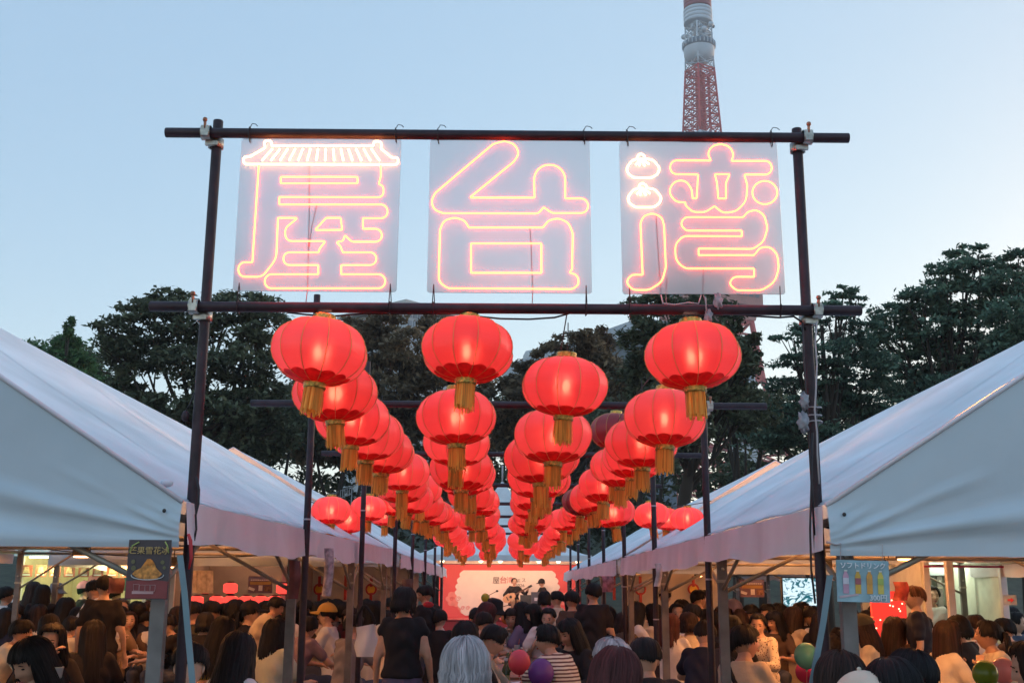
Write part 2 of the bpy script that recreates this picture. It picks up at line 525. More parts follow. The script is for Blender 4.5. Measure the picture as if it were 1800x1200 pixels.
tree('large open crowned tree reaching highest above the right hand tent roof', 36, 1690,
     [(1705, 448, 36, 16), (1670, 480, 42, 24), (1730, 485, 44, 28), (1695, 525, 56, 32), (1620, 530, 44, 26), (1570, 560, 40, 28), (1640, 575, 50, 34), (1720, 570, 54, 34), (1570, 610, 50, 36), (1650, 630, 60, 40), (1740, 625, 50, 36), (1590, 670, 60, 34), (1690, 680, 60, 30)],
     17000, .115, 'blue', flat=.5, spread=.3)
tree('tree cut by the picture edge with dark round clumps above the tent', 33, 1800,
     [(1790, 455, 26, 18), (1770, 500, 34, 26), (1810, 520, 40, 34), (1780, 560, 44, 32), (1820, 590, 50, 40), (1770, 620, 40, 34), (1850, 540, 50, 50)],
     7500, .12, 'blue', flat=.6, spread=.3)
tree('yellow green bush below the tower legs', 40, 1290, [(1290, 690, 26, 20), (1275, 705, 20, 18), (1310, 705, 26, 14)], 2500, .1, 'lime', name='garden_bush', group=None)
# the shaded wood below the crowns, read as one dark mass
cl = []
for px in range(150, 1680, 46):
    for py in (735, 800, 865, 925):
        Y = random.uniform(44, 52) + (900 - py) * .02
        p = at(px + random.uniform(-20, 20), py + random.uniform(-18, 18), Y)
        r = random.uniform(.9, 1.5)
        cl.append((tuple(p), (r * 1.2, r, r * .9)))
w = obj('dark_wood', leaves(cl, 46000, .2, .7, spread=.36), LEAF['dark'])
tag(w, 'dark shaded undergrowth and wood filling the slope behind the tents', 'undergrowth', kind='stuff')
for i, (px, py, Y) in enumerate(((470, 800, 42), (420, 830, 41), (600, 830, 43), (1130, 820, 42), (1330, 820, 41))):
    p = at(px, py, Y)
    lx = ['forked', 'leaning', 'slim straight', 'stout', 'crooked'][i]
    t = thing('understorey_tree', lx + ' understorey trunk in the dark wood behind the tents', 'tree', (p.x, Y, 0), 0, 'trees around the square')
    m = MB(); h = p.z
    m.tube([(0, 0, -.1), (.1, 0, h * .4), (-.15, .1, h * .8), (.3, 0, h * 1.2)], [.2, .16, .12, .06], 8)
    m.tube([(.1, 0, h * .4), (.6, .1, h * .75), (.9, 0, h * 1.15)], [.1, .08, .03], 6)
    m.tube([(-.1, .1, h * .6), (-.8, .1, h * .95), (-1.2, 0, h * 1.25)], [.08, .06, .02], 6)
    m.build('trunk', BARK, t)
    obj('crown', leaves([((.2, 0, h * 1.25), (1.6, 1.2, .8)), ((-1.0, 0, h * 1.3), (1.2, 1, .7)), ((1.1, 0, h * 1.2), (1, .9, .6))], 2500, .12, .6), LEAF['dark'], t)
# railing on the slope
ra, rb = at(555, 884, 43), at(618, 862, 43)
rl = thing('slope_railing', 'pale picket railing climbing the dark slope behind the tents', 'railing', (0, 0, 0))
RM = mat('railing_paint', (.30, .32, .34), .6)
for k in range(17):
    p = ra.lerp(rb, k / 16)
    MB().box((p.x, p.y, p.z), (.035, .035, .34)).build('picket', RM, rl)
for dz in (.15, -.12):
    MB().tube([ra + Vector((0, .03, dz)), rb + Vector((0, .03, dz))], .02, 6).build('rail', RM, rl)
for k in range(4):
    p = ra.lerp(rb, k / 3); MB().tube([(p.x, p.y + .05, p.z + .2), (p.x, p.y + .05, max(0, p.z - 2.2))], .03, 6).build('post', RM, rl)

# ------------------------------------------------------------------ evening air
hz = MB().box((0, 262, 168), (1300, 600, 340)).build('haze', None)
hm = bpy.data.materials.new('evening_haze'); hm.use_nodes = True; nt = hm.node_tree; nt.nodes.clear()
ho = nt.nodes.new('ShaderNodeOutputMaterial'); pv = nt.nodes.new('ShaderNodeVolumePrincipled')
pv.inputs['Color'].default_value = (.92, .94, .97, 1); pv.inputs['Density'].default_value = HAZE
nt.links.new(pv.outputs[0], ho.inputs['Volume']); hz.data.materials.append(hm)
tag(hz, 'thin evening haze over the whole square', 'haze', kind='stuff')

# ================================================================== PIPE GANTRIES
PIPE = mat('black_pipe', (.034, .017, .024), .5, metal=.0, var=.35, scale=14, spec=.35, bump=.08, bscale=60)
ZINC = mat('zinc_clamp', (.42, .40, .36), .42, metal=.85, var=.3, scale=40)
RUST = mat('clamp_bolt', (.35, .16, .10), .5, metal=.7, var=.3, scale=40)
PR = .0243


def clamp(parent, p, side=1):
    m = MB()
    m.lathe([(PR * 1.25, -.022), (PR * 1.55, -.022), (PR * 1.55, .022), (PR * 1.25, .022)], 10, (0, 0, 0), Matrix.Translation(p + Vector((0, .05, -.035))))
    m.add(*_ring(PR * 1.5, .044, p + Vector((side * .035, 0, 0))), smooth=True)
    m.box(p + Vector((side * .035, -.028, .0)), (.034, .016, .05)); m.box(p + Vector((side * .012, .02, -.045)), (.06, .02, .02))
    c = m.build('clamp', ZINC, parent)
    b = MB(); b.tube([p + Vector((side * .035, -.03, .01)), p + Vector((side * .037, -.032, .055))], .007, 6); b.ball(p + Vector((side * .037, -.032, .055)), .012, 8, 5)
    b.build('clamp_bolt', RUST, c)


def _ring(r, w, c):
    n = 10; vs = []; fs = []
    for i, dx in enumerate((-w / 2, w / 2)):
        for j in range(n):
            a = 2 * PI * j / n; vs.append((c.x + dx, c.y + r * math.cos(a), c.z + r * math.sin(a)))
    for j in range(n):
        fs.append((j, (j + 1) % n, n + (j + 1) % n, n + j))
    return vs, fs


def pipe(a, b, parent, nm, r=PR):
    m = MB(); a = Vector(a); b = Vector(b); d = (b - a).normalized()
    m.tube([a, a + d * .004, b - d * .004, b], [r * .93, r, r, r * .93], 14)
    return m.build(nm, PIPE, parent)


YG = 5.0
WIRE_ = mat('pale_wire', (.45, .40, .42), .5)
gantry = thing('sign_gantry', 'black steel pipe gantry with two cross bars carrying the neon signs', 'gantry', (0, YG, 0))
BZ, TZ = 2.777, 3.635
PXL, PXR = -1.405, 1.405
pipe((PXL, .05, 0), (PXL + .004, .05, 3.72), gantry, 'post'); pipe((PXR, .05, 0), (PXR, .05, 3.70), gantry, 'post')
pipe((-1.635, 0, TZ), (1.64, 0, TZ - .002), gantry, 'beam'); pipe((-1.645, 0, BZ), (1.645, 0, BZ + .002), gantry, 'beam')
for z in (TZ, BZ):
    clamp(gantry, Vector((PXL, 0, z)), -1); clamp(gantry, Vector((PXR, 0, z)), 1)
FRAMES = [(7.8, -1.375, 1.41, -1.8, 1.85, 2.792, 3.6, 2.83), (10.6, -1.34, 1.41, -1.75, 1.866, 2.778, 3.68, 2.82), (13.4, -1.30, 1.42, -1.75, 1.876, 2.745, 2.9, 2.80),
          (16.2, -1.32, 1.42, -1.75, 1.75, 2.74, 2.84, 2.80), (19.0, -1.33, 1.42, -1.75, 1.75, 2.74, 2.84, 2.80), (21.8, -1.34, 1.42, -1.75, 1.75, 2.74, 2.84, 2.8), (24.4, -1.35, 1.42, -1.75, 1.75, 2.73, 2.84, 2.8)]
words = ['second', 'third', 'fourth', 'fifth', 'sixth', 'seventh', 'last']
for (Y, xl, xr, bl, br, bz, ztl, ztr), w_ in zip(FRAMES, words):
    fr = thing('pipe_frame', f'black pipe frame straddling the aisle, {w_} one counted from the neon signs', 'pipe frame', (0, Y, 0), 0, 'pipe frames along the aisle')
    pipe((xl, .05, 0), (xl, .05, ztl), fr, 'post'); pipe((xr, .05, 0), (xr, .05, ztr), fr, 'post')
    pipe((bl, 0, bz), (br, 0, bz), fr, 'beam')
    for xx, zz in ((xl, random.uniform(1.7, 2.5)), (xr, random.uniform(1.7, 2.5)), (xr, random.uniform(1.2, 1.6))):
        MB().lathe([(PR * 1.01, 0), (PR * 1.12, .002), (PR * 1.12, .010), (PR * 1.01, .012)], 12, (xx, .05, zz)).build('tie_band', WIRE_, fr)
    clamp(fr, Vector((xl, 0, bz)), -1); clamp(fr, Vector((xr, 0, bz)), 1)

# wires on the gantry
CABLE = mat('black_cable', (.02, .014, .018), .5)
WIRE = mat('pale_wire', (.45, .40, .42), .5)
PLASTIC = mat('plastic_bag', (.50, .50, .55), .3, transl=.4, var=.2, scale=40)


def cable(nm, label, pts, r=.005, m_=None, group=None):
    o = MB().tube(pts, r, 6).build(nm, m_ or CABLE)
    return tag(o, label, 'cable', group)


def sag(a, b, s, n=12):
    a = Vector(a); b = Vector(b)
    return [a.lerp(b, i / n) - Vector((0, 0, s * 4 * (i / n) * (1 - i / n))) for i in range(n + 1)]


cable('sign_cable', 'dark cable sagging below the lower sign bar between the middle lanterns', [at(x, y, 5.03) for x, y in ((505, 549), (540, 553), (580, 556))] + [at(x, y, 5.03) for x, y in ((640, 551), (808, 551), (838, 556), (880, 560), (930, 561), (975, 558), (1000, 551))], .0045)
cable('sign_cable', 'dark cable dipping from lower sign bar into the post beside the tower', [at(x, y, 5.03) for x, y in ((1290, 551), (1320, 555), (1370, 558), (1395, 556), (1410, 566), (1416, 580))], .005)
cable('post_wire', 'pale wire running down the sign post and wound round it, at the tower end', [at(x, y, 4.985) for x, y in ((1436, 565), (1433, 600), (1436, 640), (1434, 690), (1432, 720), (1436, 760), (1437, 800), (1440, 850))], .004, WIRE)
cable('post_wire', 'second thin wire hanging on the aisle side of the plastic wrapped sign post', [at(x, y, 4.985) for x, y in ((1411, 567), (1412, 620), (1416, 680), (1419, 720), (1424, 800), (1428, 860), (1432, 940))], .004, CABLE)
for i, (y, dy) in enumerate(((716, 3), (730, 2), (742, -3))):
    m = MB(); c = at(1430 + i, y, 5.05)
    m.tube([c + Vector((.034 * math.cos(a), .034 * math.sin(a), dy * .001 * math.sin(a))) for a in np.linspace(0, 2 * PI, 13)[:-1]], .0035, 5, closed=True)
    tag(m.build('wire_winding', WIRE), ['topmost', 'middle', 'lowest'][i] + ' pale wire turn wound round the plastic wrapped sign post', 'wire', 'wire turns on the post')
for i, (x, y, s) in enumerate(((1414, 705, 1.0), (1412, 742, 1.2), (1262, 530, 1.0), (1245, 556, .9))):
    p = at(x, y, 4.98)

    def crumple(u, v, s=s):
        a, b = 2 * PI * u, PI * (v - .5)
        k = 1 + .28 * math.sin(3 * a + 5 * b) + .2 * math.sin(5 * a - 3 * b + i)
        return (.019 * s * k * math.cos(b) * math.cos(a), .016 * s * k * math.cos(b) * math.sin(a), .034 * s * k * math.sin(b))
    m = MB().grid(crumple, 16, 10)
    tag(m.build('plastic_bag', PLASTIC, None, p), ['small crumpled clear plastic wad higher on the sign post', 'crumpled clear plastic bag tied to the sign post above the tent', 'clear plastic wrapped round a plug on the lower sign bar', 'torn clear plastic hanging below the lower sign bar'][i], 'plastic bag')
cable('post_cable', 'black cable looping off the sign post above the white tent valance', [at(x, y, 5.0) for x, y in ((346, 838), (350, 860), (349, 885), (344, 905), (345, 930), (341, 950))], .005)
cable('junction_cord', 'thin cord with a dark bulb hanging beside the sign post over the tent roof', [at(x, y, 5.02) for x, y in ((342, 690), (333, 712), (327, 722))], .003)
tag(MB().ball(at(326, 731, 5.02), (.018, .018, .026), 10, 8).build('cord_bulb', PIPE), 'small dark bulb hanging from the cord beside the sign post', 'bulb')
cable('post_cable', 'black cable running down the sign post beside the soft drink poster', [at(x, y, 4.99) for x, y in ((1428, 760), (1426, 860), (1424, 930), (1426, 1000), (1433, 1060))], .005)

# ================================================================== NEON SIGNS
ACRYL = mat('acrylic_panel', (.90, .90, .92), .25, var=.05, scale=9, transl=.5, spec=.4)
_nt = ACRYL.node_tree; _rf = _nt.nodes.new('ShaderNodeBsdfRefraction'); _rf.inputs['Color'].default_value = (1, .99, 1, 1); _rf.inputs['Roughness'].default_value = .55; _rf.inputs['IOR'].default_value = 1.15
_mx = _nt.nodes.new('ShaderNodeMixShader'); _mx.inputs[0].default_value = .78
_o = _nt.nodes['Material Output']; _pv = _o.inputs[0].links[0].from_socket
_nt.links.new(_pv, _mx.inputs[1]); _nt.links.new(_rf.outputs[0], _mx.inputs[2]); _nt.links.new(_mx.outputs[0], _o.inputs[0])
NEON_R = emat('neon_orange', (1.0, .056, .017), 8.5)
NEON_C = emat('neon_cream', (1.0, .32, .09), 10.0)


def fillet(pts, closed=True, seg=6):
    out = []; n = len(pts)
    for i, p in enumerate(pts):
        P = Vector(p[:2]); r = p[2] if len(p) > 2 else 0
        if (not closed and i in (0, n - 1)) or r <= 1:
            out.append(P); continue
        A = Vector(pts[i - 1][:2]); B = Vector(pts[(i + 1) % n][:2])
        a = (A - P); b = (B - P); la, lb = a.length, b.length; a.normalize(); b.normalize()
        ang = a.angle(b, PI)
        if ang > PI - .05:
            out.append(P); continue
        d = min(r / math.tan(ang / 2), la * .48, lb * .48); rr = d * math.tan(ang / 2)
        c = P + (a + b).normalized() * (rr / math.sin(ang / 2))
        s, e = P + a * d - c, P + b * d - c
        a0 = math.atan2(s.y, s.x); a1 = math.atan2(e.y, e.x); da = (a1 - a0 + PI) % (2 * PI) - PI
        for k in range(seg + 1):
            t = a0 + da * k / seg
            out.append(c + Vector((math.cos(t), math.sin(t))) * rr)
    return out


def neon_sign(label, ox, corners, strokes, wires):
    t = thing('neon_sign', label, 'neon sign', (0, YG, 0), 0, 'neon character signs')
    P = lambda x, y, dy=0.0: at(ox + x * .3, 200 + y * .3, YG + dy) - Vector((0, YG, 0))
    poly = fillet([(x, y, 18) for x, y in corners])
    w = [P(p.x, p.y) for p in poly]
    MB().prism([(p.x, p.z) for p in w], .005, y0=0.0).build('panel', ACRYL, t)
    for pts, closed, mt in strokes:
        f = fillet(pts, closed)
        d = []
        for i, p in enumerate(f):
            if not d or (Vector(p) - Vector(d[-1])).length > 2: d.append(p)
        tb_ = MB().tube([P(p.x, p.y, -.018) for p in d], .0041, 6, closed=closed).build('neon_tube', mt, t)
    for pts in wires:
        MB().tube([P(x, y, .009) for x, y in pts], .0022, 5).build('lead_wire', mat('lead_wire', (.5, .18, .2), .5), t)
    # cable ties on both bars
    (x0, y0), (x1, y1), (x2, y2), (x3, y3) = corners
    for x, y, top in ((x0 + 45, y0, 1), (x1 - 35, y1, 1), (x2 - 35, y2, 0), (x3 + 40, y3, 0)):
        p = P(x, y); zb = TZ if top else BZ
        m = MB()
        ring = [Vector((p.x + random.uniform(-.003, .003), .028 * math.cos(a), zb + .030 * math.sin(a))) for a in np.linspace(0, 2 * PI, 11)[:-1]]
        m.tube(ring, .0025, 5, closed=True)
        if top:
            m.tube([(p.x, -.028, zb), (p.x + .004, -.012, p.z - .02), (p.x + .006, .01, p.z - .02), (p.x, .02, zb)], .0025, 5)
            tail = [Vector((p.x, 0, zb + .03)), Vector((p.x + .012, -.01, zb + .045)), Vector((p.x + .03, -.015, zb + .040)), Vector((p.x + .04, -.02, zb + .028))]
            m.tube(tail, .002, 5)
        else:
            m.tube([(p.x - .004, -.026, zb), (p.x, -.01, p.z + .035), (p.x + .006, .015, zb)], .0025, 5)
        m.build('cable_tie', CABLE, t)
    return t


R3 = lambda x0, y0, x1, y1: [(x0, y0, 4), (x1, y0, 4), (x1, y1, 4), (x0, y1, 4)]
roof = [(160, 296, 20), (160, 256, 14), (200, 250, 10), (288, 200, 10), (278, 158, 20), (322, 158, 20), (326, 188, 6), (922, 188, 6), (924, 162, 20), (970, 162, 20), (965, 205, 10), (1028, 256, 10), (1066, 258, 14), (1066, 298, 20)]
ya = [(250, 300), (212, 870, 4), (130, 870, 42), (130, 955, 44), (270, 955, 60), (352, 850, 120), (362, 610, 4), (478, 610, 4), (402, 672, 50), (408, 746, 60), (642, 746, 6), (606, 790, 20), (600, 812, 4), (394, 812, 37), (394, 886, 37), (598, 886, 3), (598, 940, 3),
      (285, 940, 41), (285, 1022, 41), (990, 1022, 41), (990, 940, 41), (733, 940, 3), (733, 886, 3), (938, 886, 37), (938, 812, 37), (742, 812, 4), (728, 775, 15), (702, 752, 6), (742, 745, 15), (755, 712, 4), (795, 750, 30), (970, 750, 38), (970, 674, 38), (860, 674, 3), (860, 612, 3),
      (1004, 612, 40), (1004, 532, 40), (370, 532, 4), (370, 488, 4), (980, 490, 36), (980, 425, 30), (952, 412, 6), (964, 370, 20), (965, 300)]
s1 = [(roof, True, NEON_C)] + [([(330 + i * 44.5, 206), (268 + i * 53.0, 275)], False, NEON_C) for i in range(14)]
s1 += [(ya, False, NEON_R), (R3(378, 370, 828, 408), True, NEON_R), ([(578, 682, 4), (645, 610, 12), (730, 610, 4), (738, 680, 4)], True, NEON_R)]
neon_sign('square neon sign reading 屋 with a glowing tiled roof across its top', 380, [(150, 145), (1085, 145), (1056, 1043), (96, 1037)], s1, [[(545, 305), (545, 600), (535, 1030), (525, 1110)], [(590, 535), (560, 660), (545, 780)]])
D = [(150, 465, 50), (490, 178, 60), (555, 160, 60), (618, 180, 60), (642, 235, 60), (610, 282, 60), (352, 492, 3), (732, 492, 3), (728, 300, 96), (912, 300, 92), (912, 497, 3), (1045, 497, 42), (1045, 582, 42), (835, 582, 50), (785, 548, 6), (755, 585, 40), (195, 583, 60), (143, 562, 60), (126, 512, 60)]
Eo = [(178, 680, 70), (200, 625, 60), (265, 608, 60), (322, 625, 50), (348, 667, 3), (780, 667, 3), (815, 625, 50), (872, 612, 60), (930, 637, 60), (956, 700, 60), (952, 912, 4), (935, 930, 6), (985, 945, 40), (992, 1000, 40), (955, 1027, 40), (225, 1022, 50), (170, 985, 60)]
neon_sign('square neon sign reading 台 hanging between its two neighbours', 720, [(120, 152), (1055, 155), (1069, 1052), (101, 1046)], [(D, True, NEON_R), (Eo, True, NEON_R), (R3(360, 760, 772, 932), True, NEON_R)], [[(705, 672), (712, 760), (716, 900), (722, 1030), (718, 1110)]])
bun = [(138, 318, 40), (170, 275, 40), (205, 262, 10), (203, 245, 10), (222, 234, 12), (243, 246, 10), (246, 262, 10), (295, 272, 40), (332, 318, 45), (322, 352, 40), (285, 376, 45), (180, 376, 45), (145, 350, 40)]
b2 = [(x * 1.02 + 4, y + 172, r) for x, y, r in bun]
pl = lambda ox, oy: [([(222 + ox, 262 + oy), (a + ox, b + oy)], False, NEON_C) for a, b in ((192, 300), (212, 306), (245, 306), (270, 296))]
Ht = [(632, 275, 3), (612, 232, 60), (638, 190, 60), (690, 177, 60), (745, 194, 60), (766, 240, 60), (752, 277, 3), (988, 277, 40), (988, 357, 40), (828, 357, 3), (846, 420, 80), (838, 515, 90), (780, 572, 80), (705, 582, 60), (653, 542, 5), (600, 576, 60), (525, 576, 60), (482, 535, 50), (484, 520, 3), (425, 517, 60), (380, 455, 66), (422, 392, 60), (488, 392, 60), (520, 445, 50), (525, 496, 3), (548, 496, 3), (557, 357, 3), (394, 354, 39), (394, 274, 39)]
Ki = [(820, 607, 3), (848, 575, 40), (900, 562, 50), (945, 595, 60), (964, 670, 80), (940, 750, 80), (880, 792, 60), (560, 790, 3), (560, 828, 3), (885, 828, 3), (920, 785, 40), (975, 778, 60), (1020, 820, 70), (1030, 900, 90), (1008, 985, 100), (930, 1034, 90), (780, 1034, 50), (736, 993, 42), (768, 955, 36), (885, 955, 3), (885, 907, 3), (480, 907, 70), (426, 860, 80), (422, 765, 70), (470, 716, 60), (813, 718, 3), (813, 685, 3), (485, 685, 38), (452, 645, 40), (480, 606, 38)]
Jo = [(219, 640, 60), (238, 598, 50), (290, 583, 50), (345, 605, 50), (358, 660, 60), (368, 900, 80), (345, 985, 80), (270, 1032, 70), (175, 1032, 46), (132, 985, 46), (168, 943, 36), (232, 943, 3)]
circ = [(948 + 73 * math.cos(a), 462 + 68 * math.sin(a)) for a in np.linspace(0, 2 * PI, 29)[:-1]]
s3 = [(bun, True, NEON_C), (b2, True, NEON_C)] + pl(0, 0) + pl(6, 172) + [(Ht, True, NEON_R), ([(655, 355, 3), (742, 355, 3), (720, 405, 30), (720, 497, 3), (675, 497, 3), (668, 405, 30)], True, NEON_R), (circ, True, NEON_R), (Ki, True, NEON_R), (Jo, True, NEON_R)]
neon_sign('square neon sign reading 湾 with two glowing steamed buns', 1060, [(95, 165), (1018, 168), (1070, 1057), (115, 1055)], s3, [[(312, 600), (320, 760), (340, 1060), (355, 1110)], [(590, 900), (585, 1050), (600, 1110)], [(375, 960), (368, 1060), (372, 1170)]])
cable('power_lead', 'pale looped lead lying over the lower bar under the bun sign', [at(1060 + x * .3, 200 + y * .3, 4.965) for x, y in ((340, 1060), (350, 1110), (420, 1118), (500, 1106), (560, 1112), (575, 1060), (600, 1075), (606, 1165))], .0035, WIRE)

# ================================================================== LANTERNS
GOLD = mat('gold_foil', (.62, .40, .10), .28, metal=.9, var=.5, scale=60, bump=.5, bscale=90)
TASSEL = mat('tassel_gold', (1.0, .50, .09), .6, var=.3, scale=3, stretch=(90, 90, 1), island=.3, transl=.5)
SEAM = mat('gold_seam', (.62, .30, .10), .4, metal=.3)


def silk(name, base, tr, scale_em=0.0):
    m = bpy.data.materials.new(name); m.use_nodes = True
    N, L = m.node_tree.nodes, m.node_tree.links
    b = N['Principled BSDF']; out = N['Material Output']
    tc = N.new('ShaderNodeTexCoord'); nz = N.new('ShaderNodeTexNoise'); nz.inputs['Scale'].default_value = 7; nz.inputs['Detail'].default_value = 3
    L.new(tc.outputs['Object'], nz.inputs['Vector'])
    mr = N.new('ShaderNodeMapRange'); mr.inputs['To Min'].default_value = .85; mr.inputs['To Max'].default_value = 1.15
    L.new(nz.outputs['Fac'], mr.inputs['Value'])
    vm = N.new('ShaderNodeVectorMath'); vm.operation = 'SCALE'; vm.inputs[0].default_value = base; L.new(mr.outputs[0], vm.inputs['Scale'])
    L.new(vm.outputs[0], b.inputs['Base Color'])
    b.inputs['Roughness'].default_value = .42; b.inputs['Specular IOR Level'].default_value = .9
    b.inputs['Sheen Weight'].default_value = .7; b.inputs['Sheen Tint'].default_value = (1, .5, .5, 1)
    bp = N.new('ShaderNodeBump'); bp.inputs['Strength'].default_value = .5; bp.inputs['Distance'].default_value = .012
    wv = N.new('ShaderNodeTexNoise'); wv.inputs['Scale'].default_value = 4; mp = N.new('ShaderNodeMapping'); mp.inputs['Scale'].default_value = (1, 1, 5)
    L.new(tc.outputs['Object'], mp.inputs[0]); L.new(mp.outputs[0], wv.inputs['Vector']); L.new(wv.outputs['Fac'], bp.inputs['Height'])
    L.new(bp.outputs[0], b.inputs['Normal'])
    t = N.new('ShaderNodeBsdfTranslucent'); t.inputs[0].default_value = (*tr, 1)
    r = N.new('ShaderNodeBsdfRefraction'); r.inputs[0].default_value = (1, .5, .3, 1); r.inputs['Roughness'].default_value = .22; r.inputs['IOR'].default_value = 1.4
    m1 = N.new('ShaderNodeMixShader'); m1.inputs[0].default_value = .5; L.new(b.outputs[0], m1.inputs[1]); L.new(t.outputs[0], m1.inputs[2])
    r2 = N.new('ShaderNodeBsdfRefraction'); r2.inputs[0].default_value = (1, .11, .08, 1); r2.inputs['Roughness'].default_value = .55; r2.inputs['IOR'].default_value = 1.45
    m3 = N.new('ShaderNodeMixShader'); m3.inputs[0].default_value = .055; L.new(m1.outputs[0], m3.inputs[1]); L.new(r2.outputs[0], m3.inputs[2])
    m2 = N.new('ShaderNodeMixShader'); m2.inputs[0].default_value = .004; L.new(m3.outputs[0], m2.inputs[1]); L.new(r.outputs[0], m2.inputs[2])
    if scale_em:
        b.inputs['Emission Color'].default_value = (1, .03, .03, 1); b.inputs['Emission Strength'].default_value = scale_em
    L.new(m2.outputs[0], out.inputs[0])
    MATS[name] = m
    return m


SILK = silk('red_silk_lit', (.60, .045, .06), (.88, .088, .10), .075)
SILK_B = silk('red_silk_faded', (.60, .06, .075), (.90, .11, .12), .075)
SILK_C = silk('red_silk_deep', (.58, .035, .045), (.82, .075, .075), .075)
SILK_OFF = silk('red_silk_unlit', (.42, .03, .05), (.5, .04, .05), 0)
TRIM = mat('lantern_trim', (.60, .03, .03), .45, transl=.6, var=.3, scale=30)
LA, LH, NR = .211, .143, 12


def lantern_meshes(seed):
    rg = random.Random(seed)
    dents = [(rg.uniform(0, 2 * PI), rg.uniform(-.5, .6), rg.uniform(.15, .4), rg.uniform(-.035, .015)) for _ in range(8)]
    creases = [(rg.randrange(NR), rg.uniform(.01, .03)) for _ in range(2)]

    def rad_at(a, t):
        ph = (a * NR / (2 * PI)) % 1.0
        k = 1 - .042 * (math.sin(PI * ph)) ** 0.7 * math.cos(t) ** .5
        for da, dt, s, amp in dents:
            dd = (a - da + PI) % (2 * PI) - PI
            k += amp * math.exp(-(dd * dd + (t - dt) ** 2) / (s * s))
        for ci, amp in creases:
            dd = ((a - (ci + .85) * 2 * PI / NR + PI) % (2 * PI) - PI)
            k -= amp * math.exp(-(dd / .05) ** 2) * math.cos(t) ** 2 * (1 + .4 * math.sin(9 * t))
        return k

    def pt(a, t, grow=0.0):
        k = rad_at(a, t); c = math.cos(t)
        e = abs(c) ** .82
        return ((LA + grow) * k * e * math.cos(a), (LA + grow) * k * e * math.sin(a), (LH + grow) * math.sin(t))
    tmax = rad(81)
    body = MB().grid(lambda u, v: pt(2 * PI * u, -tmax + 2 * tmax * v), 72, 22).mesh('silk_body')
    sm = MB()
    for k in range(NR):
        a = 2 * PI * k / NR
        sm.tube([pt(a, -tmax + 2 * tmax * i / 14,   .0014) for i in range(15)], .0019, 4, caps=False)
    seams = sm.mesh('seams')
    tr = MB(); n = 72; inner, outer = -rad(82), -rad(54)
    tr.grid(lambda u, v: pt(2 * PI * u, inner + (outer - inner + rad(6) * abs(math.sin(NR * PI * u))) * v - 0, .0016), n, 4)
    trim = tr.mesh('trim_band')
    cap = MB(); z = LH * math.sin(tmax) - .004; r = LA * math.cos(tmax) ** .82
    cap.lathe([(r * .8, z), (r * 1.05, z + .002), (r * 1.12, z + .010), (r * 1.02, z + .016), (r * 1.1, z + .022), (r * 1.02, z + .030), (r * .75, z + .031)], 20)
    capm = cap.mesh('cap')
    ts = MB(); z0 = -z - .03
    ts2 = MB()
    for k in range(46):
        a = 2 * PI * k / 46 + rg.uniform(-.05, .05); rr = r * rg.uniform(.82, 1.02)
        ln = .118 * rg.uniform(.82, 1.08); sw = rg.uniform(-.006, .006)
        x, y = rr * math.cos(a), rr * math.sin(a); w = .0036
        tx, ty = -math.sin(a) * w, math.cos(a) * w
        vs = []
        for i in range(4):
            f = i / 3; q = 1 + .05 * f
            vs += [(x * q - tx + sw * f, y * q - ty, z0 + .004 - ln * f), (x * q + tx + sw * f, y * q + ty, z0 + .004 - ln * f)]
        ts.add(vs, [(0, 1, 3, 2), (2, 3, 5, 4), (4, 5, 7, 6)])
    ts.lathe([(r * .80, z0), (r * .84, z0 - .06), (r * .80, z0 - .096)], 18)
    return dict(silk_body=body, seams=seams, trim_band=trim, cap=capm, tassel=ts.mesh('tassel'), z=z)


LM = [lantern_meshes(s) for s in range(10)]
for d in LM:
    d['silk_body'].materials.append(SILK); d['seams'].materials.append(SEAM); d['trim_band'].materials.append(TRIM); d['cap'].materials.append(GOLD); d['tassel'].materials.append(TASSEL)
BULB = bpy.data.lights.new('lantern_bulb', 'POINT'); BULB.energy = .48; BULB.color = (1, .68, .52); BULB.shadow_soft_size = .018
BEAMZ = 2.77
NLAN = 0


def lantern(p, label, group, scale=1.0, lit=True, top=None, detail=True, tilt=None):
    global NLAN
    i = (NLAN * 7 + NLAN // 10) % 10; NLAN += 1; d = LM[i]
    t = thing('red_lantern', label, 'lantern', p, random.uniform(0, 2 * PI), group)
    tl = tilt or (random.gauss(0, .06), random.gauss(0, .06))
    t.rotation_euler = (tl[0], tl[1], t.rotation_euler[2]); t.scale = (scale,) * 3
    b = obj('silk_body', d['silk_body'], None, t)
    if lit and NLAN % 3:
        b.material_slots[0].link = 'OBJECT'; b.material_slots[0].material = SILK_B if NLAN % 3 == 1 else SILK_C
    if not lit:
        b.material_slots[0].link = 'OBJECT'; b.material_slots[0].material = SILK_OFF
    if detail:
        obj('seams', d['seams'], None, b); obj('trim_band', d['trim_band'], None, b)
    obj('cap', d['cap'], None, t)
    c = obj('cap', d['cap'], None, t); c.rotation_euler = (PI, 0, 0)
    obj('tassel', d['tassel'], None, t)
    if lit:
        l = bpy.data.objects.new('lantern_bulb', BULB); COL.objects.link(l); l.parent = t; l.location = (0, 0, .005)
    zt_ = (top if top else BEAMZ)
    h = (zt_ - p[2]) / scale
    if h > d['z'] + .035:
        w_ = MB().tube([(0, 0, d['z'] + .02), (.004, 0, (h + d['z']) / 2), (0, 0, h)], .0028, 5).build('hanging_cord', CABLE, t)
    return t


ROWN = ['row below the tiled roof sign', 'row below the sign gap', 'row below the middle sign', 'row below the bun sign']


